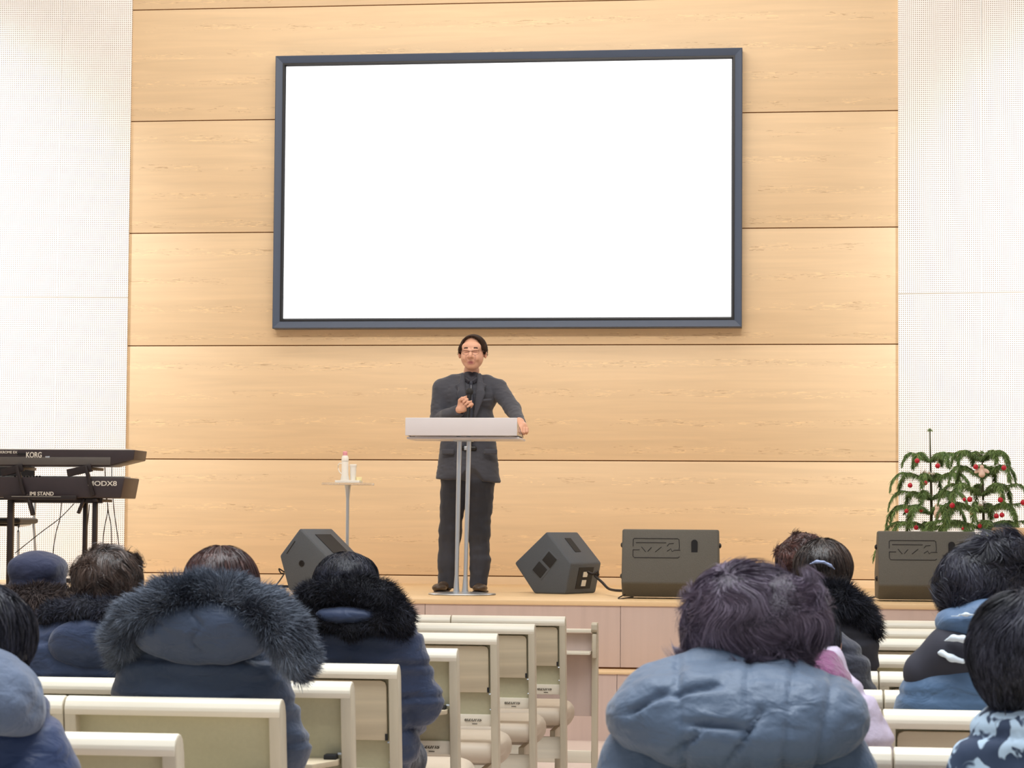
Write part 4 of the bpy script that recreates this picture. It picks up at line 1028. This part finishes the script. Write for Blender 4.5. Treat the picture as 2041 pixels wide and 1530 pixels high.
# ---------------------------------------------------------------- the congregation, seen from behind
def sitter(label, cx, Y, head, hr, coat, hw=.2, shz=.99, trousers='char', yt=0, coat_disp=None, extra=[], vox=.010, sleeve=.062, arm_out=.03, group='people seated in the pews', cfront=0, child='coat'):
    """cx, head are photo pixels; Y torso depth; returns root object, pixel->world helper"""
    P = lambda px, py, dy=0: at(px, py, Y+dy)
    X = at(cx, 1200, Y)[0]
    base = (X, Y, 0); hC = P(*head)
    hx, hy, hz = hC
    b = [ell(hC+[0, .02, -.012], (hr*.84, .085, hr*.80)), ell(hC+[0, .055, -.055], (.058, .055, .055)), cap(hC+[0, .10, -.01], hC+[0, .118, -.035], .009, .013, k=.012),
         ell(hC+[hr*.86, .02, -.02], (.010, .018, .028)), ell(hC+[-hr*.86, .02, -.02], (.010, .018, .028)), cap(hC+[0, 0, -.05], (X, Y, shz+.01), .05, .055),
         ell((X, Y+.02, .80), (hw*.75, .085, .24)), ell((X, Y+.04, .56), (hw*.72, .10, .09))]
    for s_ in (-1, 1):
        sh_, el, wr_ = np.array([X+s_*hw*.72, Y, shz-.06]), np.array([X+s_*(hw+arm_out)*.82, Y+.05, .71]), np.array([X+s_*.085, Y+.29, .60])
        b += [cap(sh_, el, .04, .034), cap(el, wr_, .034, .024)]
        d = np.array([-s_*.55, .8, -.1]); d /= np.linalg.norm(d); o_ = np.cross(d, [0, 0, 1]); 
        b += [ell(wr_+d*.05, (.034, .036, .016), k=.012)]
        for i in range(4):
            k0 = wr_+d*.07+o_*(i-1.5)*.019; k1 = k0+d*.030+np.array([0, 0, -.008]); k2 = k1+d*(.02-.004*abs(i-1.5))+np.array([0, 0, -.018])
            b += [cap(k0, k1, .009, .0085, k=.004), cap(k1, k2, .0085, .0075, k=.004)]
        b += [cap(wr_+d*.03-o_*s_*.02, wr_+d*.065-o_*s_*.045, .011, .009, k=.006)]
        b += [cap((X+s_*.08, Y+.05, .52), (X+s_*.11, Y+.36, .51), .062, .050), cap((X+s_*.11, Y+.36, .50), (X+s_*.11, Y+.33, .09), .046, .034), cap((X+s_*.11, Y+.32, .045), (X+s_*.11, Y+.46, .035), .032, .030)]
    V, Q = surf(b, .010, .02)
    root = link_mesh('person', V, Q, MT['skin'], None, base, world=True, tint=np.full(len(V), .1)); tag(root, label, 'person', group)
    t = []
    for s_ in (-1, 1): t += [cap((X+s_*.08, Y+.05, .535), (X+s_*.11, Y+.36, .52), .078, .064), cap((X+s_*.11, Y+.36, .51), (X+s_*.11, Y+.34, .10), .060, .052)]
    V, Q = surf(t, .014, .03, lambda p: .004*vnoise(p, 14, 3)); link_mesh('trousers', V, Q, MT[trousers], root, world=True)
    for s_ in (-1, 1):
        V, Q = surf([cap((X+s_*.11, Y+.33, .05), (X+s_*.11, Y+.48, .038), .045, .038), bx((X+s_*.11, Y+.4, -.05), (.2, .3, .052), neg=True, k=.002)], .010, .01); link_mesh('shoe', V, Q, MT['black'], root, world=True)
    c = [ell((X, Y+.02, .80), (hw, .125, .27)), cap((X-hw*.62, Y, shz-.065), (X+hw*.62, Y, shz-.065), .082, k=.05), ell((X, Y+.07, .58), (hw*1.04, .15, .12)), ell((X, Y+.01, shz-.01), (.10, .09, .07))]
    for s_ in (-1, 1):
        c += [cap((X+s_*hw*.80, Y, shz-.085), (X+s_*(hw+arm_out), Y+.05, .72), sleeve+.012, sleeve, k=.03), cap((X+s_*(hw+arm_out), Y+.05, .72), (X+s_*.12, Y+.26, .615), sleeve, .048, k=.03)]
    c += extra
    def cd(p): 
        d = .006*vnoise(p, 9, 11)+.004*vnoise(p*np.array([1, 1, 1.8]), 22, 12)
        z = (p[:, 2]-.42)/.105+.12*vnoise(p, 5, 2)
        d = d-.011*np.exp(-((z-np.round(z))/.085)**2)+.004*np.cos(2*PI*z)
        return d
    V, Q = surf(c, vox, .045, coat_disp or cd); link_mesh(child, V, Q, MT[coat], root, world=True)
    return root, P, hC, X
def hairdo(root, hC, r, m, n, L, curl=.35, seed=1, bright=.45, width=.0024, crown=(0, -.02, .8), low=0., cf=16., lift=.25, extra=[], vox=.007, tf=22., grav=.10, seg=5, disp=None, spread=.18, hug=.75):
    r = np.array(r, float); cc = hC
    cw = cc+np.array(crown)*np.array([r[0], r[1], r[2]])
    pr = [ell(cc, r)]+[ell(cc+np.array([0, -.02, -low]), (r[0]*.86, r[1]*.8, r[2]*.7))]*(1 if low else 0)+extra
    # parting on the far side leaves the face free
    pr += [ell(cc+np.array([0, r[1]*1.05, -r[2]*.35]), (r[0]*.72, r[1]*.62, r[2]*.95), neg=True, k=.01)]
    def flow(P):
        q = P-cw; q /= np.linalg.norm(q, axis=1, keepdims=True)+1e-6
        return q*1.0+np.array([0, 0, -.35])
    return furry('hair', pr, vox, n, L, m, root, seed, width, .03, grav, curl, flow, lift+.08, seg, .10, disp or lumpy(.004, 18, seed), cf, tf, spread, hug, cc, bright=bright, off=.0005)
lumpy = lambda a, f, s_: (lambda p: a*vnoise(p, f, s_)+a*.5*vnoise(p, f*2.3, s_+1))
def px_chain(P, pts, k=None, sq=(1, 1, 1)): return chain([tuple(P(a, b, d))+(r,) for a, b, d, r in pts], k, sq)

# A: far left, bucket hat
root, P, hC, X = sitter('person in a dark navy bucket hat at the far left, brown fur round the collar', 72, 6.98, (74, 1158, .05), .085, 'grey', .19, 1.0)
V, Q = surf([ell(P(76, 1134, .05), (.078, .09, .050)), bx(P(76, 1134, .05), (.080, .085, .035), .03), cap(P(75, 1150, .05), P(75, 1180, .05), .086, .096, k=.02), *[bx(P(75, 1222, .05), (.2, .2, .058), neg=True, k=.004)]], .008, .03, lambda p: .002*vnoise(p, 20, 1)); ht = link_mesh('bucket_hat', V, Q, MT['hat'], root, world=True)
V, Q = surf([cap(P(75, 1176, .05), P(75, 1188, .05), .094, .106, k=.01), bx(P(75, 1226, .05), (.2, .2, .058), neg=True, k=.003), cap(P(75, 1160, .05), P(75, 1215, .05), .080, .092, neg=True, k=.004)], .006, .01); link_mesh('brim', V, Q, MT['hat'], ht, world=True)
furry('fur_collar', px_chain(P, [(0, 1215, -.02, .028), (30, 1200, -.07, .036), (75, 1196, -.09, .040), (120, 1200, -.07, .036), (150, 1215, -.02, .026)]), .010, 6000, .030, MT['fur_brown'], root, 31, .0026, grav=.2, curl=.3, lift=.7)
# B: tousled brown hair, navy coat with hood
root, P, hC, X = sitter('person with tousled dark brown hair and navy hooded coat, left of the grey fur hood', 178, 6.12, (215, 1152, .07), .088, 'navy2', .178, .985)
hairdo(root, hC, (.094, .105, .085), MT['hair_brown'], 14000, .055, 1.1, 3, .42, .0022, cf=28, seg=6, lift=.5, low=.045, spread=.3)
furry('fur_collar', px_chain(P, [(82, 1262, .02, .026), (105, 1226, -.02, .030), (160, 1216, -.08, .030), (225, 1218, -.09, .030), (290, 1240, .0, .028)]), .010, 7000, .022, MT['fur_black'], root, 32, .0022, grav=.2, curl=.3, lift=.6)
V, Q = surf([ell(P(172, 1285, -.085), (.108, .045, .078), (.3, 0, 0)), ell(P(172, 1330, -.15), (.07, .03, .012), neg=True, k=.02)], .008, .03, lumpy(.004, 14, 4)); link_mesh('hood', V, Q, MT['navy2'], root, world=True)
# C: big grey fur trimmed hood
root, P, hC, X = sitter('person in a navy parka, wide grey fur trim arching over the hood down its back', 405, 5.47, (440, 1160, .10), .085, 'navy', .190, .955, sleeve=.060, arm_out=.012)
hairdo(root, P(440, 1152, .10), (.093, .10, .080), MT['hair_red'], 9000, .06, .08, 5, .30, .0020, cf=8, lift=.05, low=.03, spread=.06)
V, Q = surf([ell(P(408, 1262, -.10), (.176, .058, .080), (.25, 0, 0)), ell(P(400, 1235, -.09), (.13, .06, .05))], .007, .05,
    lambda p: .006*vnoise(p*np.array([1, 1, 1.6]), 9, 6)+.003*vnoise(p, 24, 16)-.006*np.exp(-((p[:, 0]-P(424, 1262)[0]+.012*np.sin(p[:, 2]*90))/.005)**2)*(p[:, 2] > P(0, 1290)[2])-.007*np.exp(-((p[:, 0]-P(335, 1262)[0])/.006)**2)*(np.abs(p[:, 2]-P(0, 1235)[2]) < .02)-.007*np.exp(-((p[:, 2]-P(335, 1236)[2])/.005)**2)*(np.abs(p[:, 0]-P(332, 1262)[0]) < .03))
link_mesh('hood', V, Q, MT['navy'], root, world=True)
fl = lambda c_: (lambda P_: (lambda q: q/(np.linalg.norm(q, axis=1, keepdims=True)+1e-6))(P_-c_))
furry('fur_trim', px_chain(P, [(236, 1316, -.04, .018), (240, 1272, -.08, .030), (272, 1224, -.11, .036), (335, 1190, -.12, .034), (405, 1180, -.11, .032), (470, 1186, -.11, .034), (530, 1214, -.12, .040), (572, 1262, -.12, .044), (594, 1308, -.11, .036), (598, 1345, -.10, .012)]), .009, 34000, .036, MT['fur_slate'], root, 33, .0017, grav=.12, curl=.28, lift=.55, flow=fl(P(410, 1290, -.05)), seg=4, bright=.36, tf=14, base=.05)
# D: black fur collar, blue coat, at the aisle end
root, P, hC, X = sitter('person in a blue padded coat with black fur hood trim, beside the aisle', 705, 6.98, (690, 1150, .08), .088, 'navy2', .196, .97, sleeve=.064, arm_out=.014)
hairdo(root, P(690, 1150, .08), (.102, .105, .080), MT['hair_black'], 9000, .05, .12, 7, .22, .0022, lift=.08, low=.04)
furry('fur_trim', px_chain(P, [(603, 1218, -.02, .034), (622, 1192, -.06, .042), (665, 1180, -.09, .046), (715, 1180, -.09, .048), (760, 1196, -.08, .050), (790, 1232, -.06, .046), (800, 1278, -.03, .026)])+px_chain(P, [(615, 1225, -.06, .03), (640, 1238, -.12, .020), (700, 1254, -.13, .020), (755, 1238, -.12, .022), (785, 1240, -.08, .03)]), .009, 18000, .028, MT['fur_black'], root, 34, .0020, grav=.1, curl=.25, lift=.6, base=.0, bright=.25)
V, Q = surf([ell(P(690, 1226, -.125), (.098, .040, .030))], .007, .02, lumpy(.003, 14, 3)); link_mesh('hood', V, Q, MT['navy2'], root, world=True)
# E: left edge, dark hair, grey-blue hood
root, P, hC, X = sitter('person cut off by the left edge, puffy grey blue hood over a deep navy coat', -62, 3.78, (-42, 1262, .10), .088, 'deepnavy', .158, .93, sleeve=.060, arm_out=.012)
hairdo(root, P(-44, 1262, .08), (.100, .105, .088), MT['hair_black'], 9000, .05, .1, 9, .18, .0022, lift=.05, low=.05)
V, Q = surf([ell(P(-45, 1385, -.07), (.105, .10, .062), (.2, 0, 0)), ell(P(-30, 1345, -.04), (.07, .09, .045), (0, .5, 0)), ell(P(20, 1410, -.06), (.062, .08, .040), (0, .6, 0))], .007, .025, lambda p: .009*vnoise(p, 12, 5)+.004*vnoise(p, 28, 6)); link_mesh('hood', V, Q, MT['greyblue'], root, world=True)
# F: big woman in the foreground
root, P, hC, X = sitter('person with wavy ash brown hair and broad quilted slate blue hood, nearest the camera', 1468, 3.76, (1503, 1245, .08), .088, 'slate', .192, .945, sleeve=.07, arm_out=.02, vox=.009)
hairdo(root, P(1503, 1243, .07), (.104, .11, .084), MT['hair_ash'], 36000, .075, 1.0, 11, .46, .0017, crown=(-.35, -.55, .70), low=.055, cf=26, lift=.22, tf=20, spread=.10, seg=7, disp=lumpy(.008, 20, 2), extra=[ell(P(1460, 1200, .05), (.065, .08, .055)), ell(P(1560, 1215, .05), (.062, .08, .06)), ell(P(1395, 1280, .05), (.026, .06, .05))])
Y6 = 3.74; xs_ = [P(a, 1400)[0] for a in (1360, 1494, 1575, 1650)]
def hd(p):
    d = .005*vnoise(p, 8, 21)+.004*vnoise(p*np.array([1.6, 1, .8]), 17, 22)+.0025*vnoise(p*np.array([1., 1, 2.]), 36, 23)
    for i, a in enumerate(xs_): d = d-.006*np.exp(-((p[:, 0]-a-.10*(p[:, 2]-1.)*(i-1))/.0050)**2)*(p[:, 1] < Y6)
    for (cx_, cz_, w_, tl) in ((1433, 1424, .050, .05), (1390, 1360, .045, -.25), (1300, 1385, .035, -.6), (1375, 1462, .025, -.9), (1488, 1450, .03, -1.6)):
        c_ = P(cx_, cz_); u = (p[:, 0]-c_[0]); v_ = (p[:, 2]-c_[2])+u*tl
        d = d-.013*np.exp(-(v_/.006)**2)*np.exp(-(u/w_)**4)
    return d
V, Q = surf([ell(P(1472, 1422, -.07), (.206, .105, .082), (.25, 0, 0)), cap(P(1300, 1368, -.02), P(1420, 1328, .0), .038, .034), cap(P(1420, 1330, .0), P(1560, 1345, .0), .034, .034), cap(P(1560, 1345, .0), P(1650, 1392, -.02), .034, .038), ell(P(1278, 1428, -.03), (.052, .09, .050), (0, -.35, 0)), ell(P(1658, 1438, -.03), (.052, .09, .050), (0, .35, 0)), ell(P(1470, 1470, -.10), (.15, .09, .055))], .0065, .035, hd)
link_mesh('hood', V, Q, MT['slate'], root, world=True)
# G: far red-brown curls
root, P, hC, X = sitter('person with curly reddish brown hair, farthest in the right block', 1600, 7.86, (1602, 1118, .06), .088, 'char', .19, 1.0)
hairdo(root, P(1602, 1112, .06), (.094, .10, .088), MT['hair_red'], 9000, .035, 1.0, 13, .42, .0028, cf=28, lift=.7, low=.04, disp=lumpy(.006, 26, 3), spread=.35)
# H: hair clip and black fur
root, P, hC, X = sitter('person with a pale clip across brown hair and a black fur collar', 1652, 6.98, (1640, 1128, .06), .086, 'blackcloth', .108, .985, sleeve=.046, arm_out=.005)
hairdo(root, P(1640, 1124, .05), (.090, .10, .078), MT['hair_brown'], 9000, .06, .08, 15, .20, .0022, lift=.05, low=.055, crown=(0, -.1, .9))
furry('fur_collar', px_chain(P, [(1585, 1210, .0, .034), (1625, 1196, -.06, .040), (1672, 1198, -.06, .044), (1712, 1222, -.03, .040), (1733, 1252, .0, .032)]), .009, 13000, .034, MT['fur_black'], root, 35, .0018, grav=.1, curl=.3, lift=.65, bright=.2, base=.0)
V, Q = surf(px_chain(P, [(1614, 1124, -.056, .003), (1628, 1119, -.064, .0045), (1642, 1120, -.066, .0045), (1655, 1126, -.060, .0045), (1664, 1134, -.050, .003)]), .004, .004, lumpy(.002, 60, 2)); link_mesh('hair_clip', V, Q, MT['clip'], root, world=True)
# I: charcoal hood up
root, P, hC, X = sitter('person in a charcoal hooded coat, mostly hidden behind the wavy ash brown hair', 1580, 6.12, (1584, 1205, .06), .082, 'char', .176, .97, sleeve=.056, arm_out=.02)
V, Q = surf([ell(P(1582, 1212, .02), (.088, .11, .088)), cap(P(1590, 1235, .0), P(1600, 1300, -.01), .085, .115), ell(P(1580, 1215, .14), (.07, .07, .085), neg=True, k=.02)], .008, .04, lumpy(.003, 14, 3)); link_mesh('hood', V, Q, MT['char'], root, world=True)
# J: lavender coat and purple scarf
root, P, hC, X = sitter('person in a lavender padded coat and purple knitted scarf, beside the quilted slate hood', 1590, 4.58, (1600, 1262, .08), .080, 'lav', .156, .925, sleeve=.050, arm_out=.012)
hairdo(root, P(1590, 1262, .07), (.085, .095, .08), MT['hair_black'], 4000, .04, .1, 17, .25, .0022, low=.03)
V, Q = surf([ell(P(1606, 1338, -.03), (.094, .125, .046), (0, .25, 0)), ell(P(1654, 1350, -.08), (.046, .07, .030), (0, .6, 0)), ell(P(1622, 1322, -.02), (.055, .09, .030))], .007, .015, lumpy(.004, 24, 4)); link_mesh('scarf', V, Q, MT['purple'], root, world=True)
# K: steel blue coat with black and white yoke
root, P, hC, X = sitter('person with dark curls in a steel blue coat with black yoke and white stripes', 1960, 5.46, (1955, 1160, .07), .09, 'blue', .165, .945, sleeve=.060, arm_out=.01, coat_disp=lambda p: .004*vnoise(p, 9, 11)-.006*np.exp(-((p[:, 2]-.885)/.008)**2))
hairdo(root, P(1955, 1158, .06), (.108, .115, .088), MT['hair_black'], 20000, .055, 1.0, 19, .38, .0020, cf=26, seg=6, lift=.45, low=.055, tf=26, spread=.28, extra=[ell(P(2000, 1100, .05), (.06, .07, .04))])
V, Q = surf([cap((X-.135, 5.45, .935), (X-.07, 5.43, .985), .055, .062, k=.03), cap((X-.07, 5.43, .985), (X+.10, 5.44, .975), .062, .07, k=.03), ell((X, 5.46, .985), (.11, .11, .055))], .008, .04, lambda p: .003*vnoise(p, 12, 2)); yk = link_mesh('yoke', V, Q, MT['blackcloth'], root, world=True)
V, Q = surf([cap(P(1905, 1248, -.03), P(1990, 1232, -.06), .036, .05), ell(P(1940, 1236, -.02), (.09, .08, .036))], .008, .03, lumpy(.005, 16, 2)); link_mesh('collar', V, Q, MT['blue'], root, world=True)
for pts in ([(1884, 1276, -.095, .003), (1900, 1271, -.110, .0065), (1920, 1273, -.122, .0075), (1942, 1280, -.128, .006)], [(1864, 1301, -.070, .003), (1878, 1301, -.090, .006), (1896, 1311, -.108, .0075), (1920, 1318, -.118, .006)], [(1895, 1228, -.085, .002), (1925, 1224, -.105, .0035), (1955, 1226, -.115, .003)]):
    V, Q = surf(px_chain(P, pts), .0045, .01); link_mesh('stripe', V, Q, MT['stripe'], yk, world=True)
# L: near right edge, black hair, patterned coat
def pat_mat():
    m, nt, b = NT('patterned_knit'); L = nt.links.new
    tc = nd(nt, 'ShaderNodeTexCoord'); n = nd(nt, 'ShaderNodeTexNoise'); n.inputs['Scale'].default_value = 22; n.inputs['Detail'].default_value = 2; n.inputs['Distortion'].default_value = .8
    L(tc.outputs['Object'], n.inputs[0]); r = nd(nt, 'ShaderNodeValToRGB'); r.color_ramp.elements[0].position = .53; r.color_ramp.elements[1].position = .57
    r.color_ramp.elements[0].color = lin((52, 66, 92)); r.color_ramp.elements[1].color = lin((190, 212, 232)); L(n.outputs[0], r.inputs[0]); L(r.outputs[0], b.inputs['Base Color']); b.inputs['Roughness'].default_value = .8
    return m
MT['pattern'] = pat_mat()
root, P, hC, X = sitter('person with short black hair cut off by the right edge, light blue patterned coat', 2085, 3.76, (2045, 1300, .05), .088, 'pattern', .125, .935, sleeve=.05, arm_out=.01)
hairdo(root, P(2042, 1288, .02), (.092, .105, .092), MT['hair_black'], 18000, .035, .3, 21, .32, .0018, lift=.3, low=.05, tf=24)
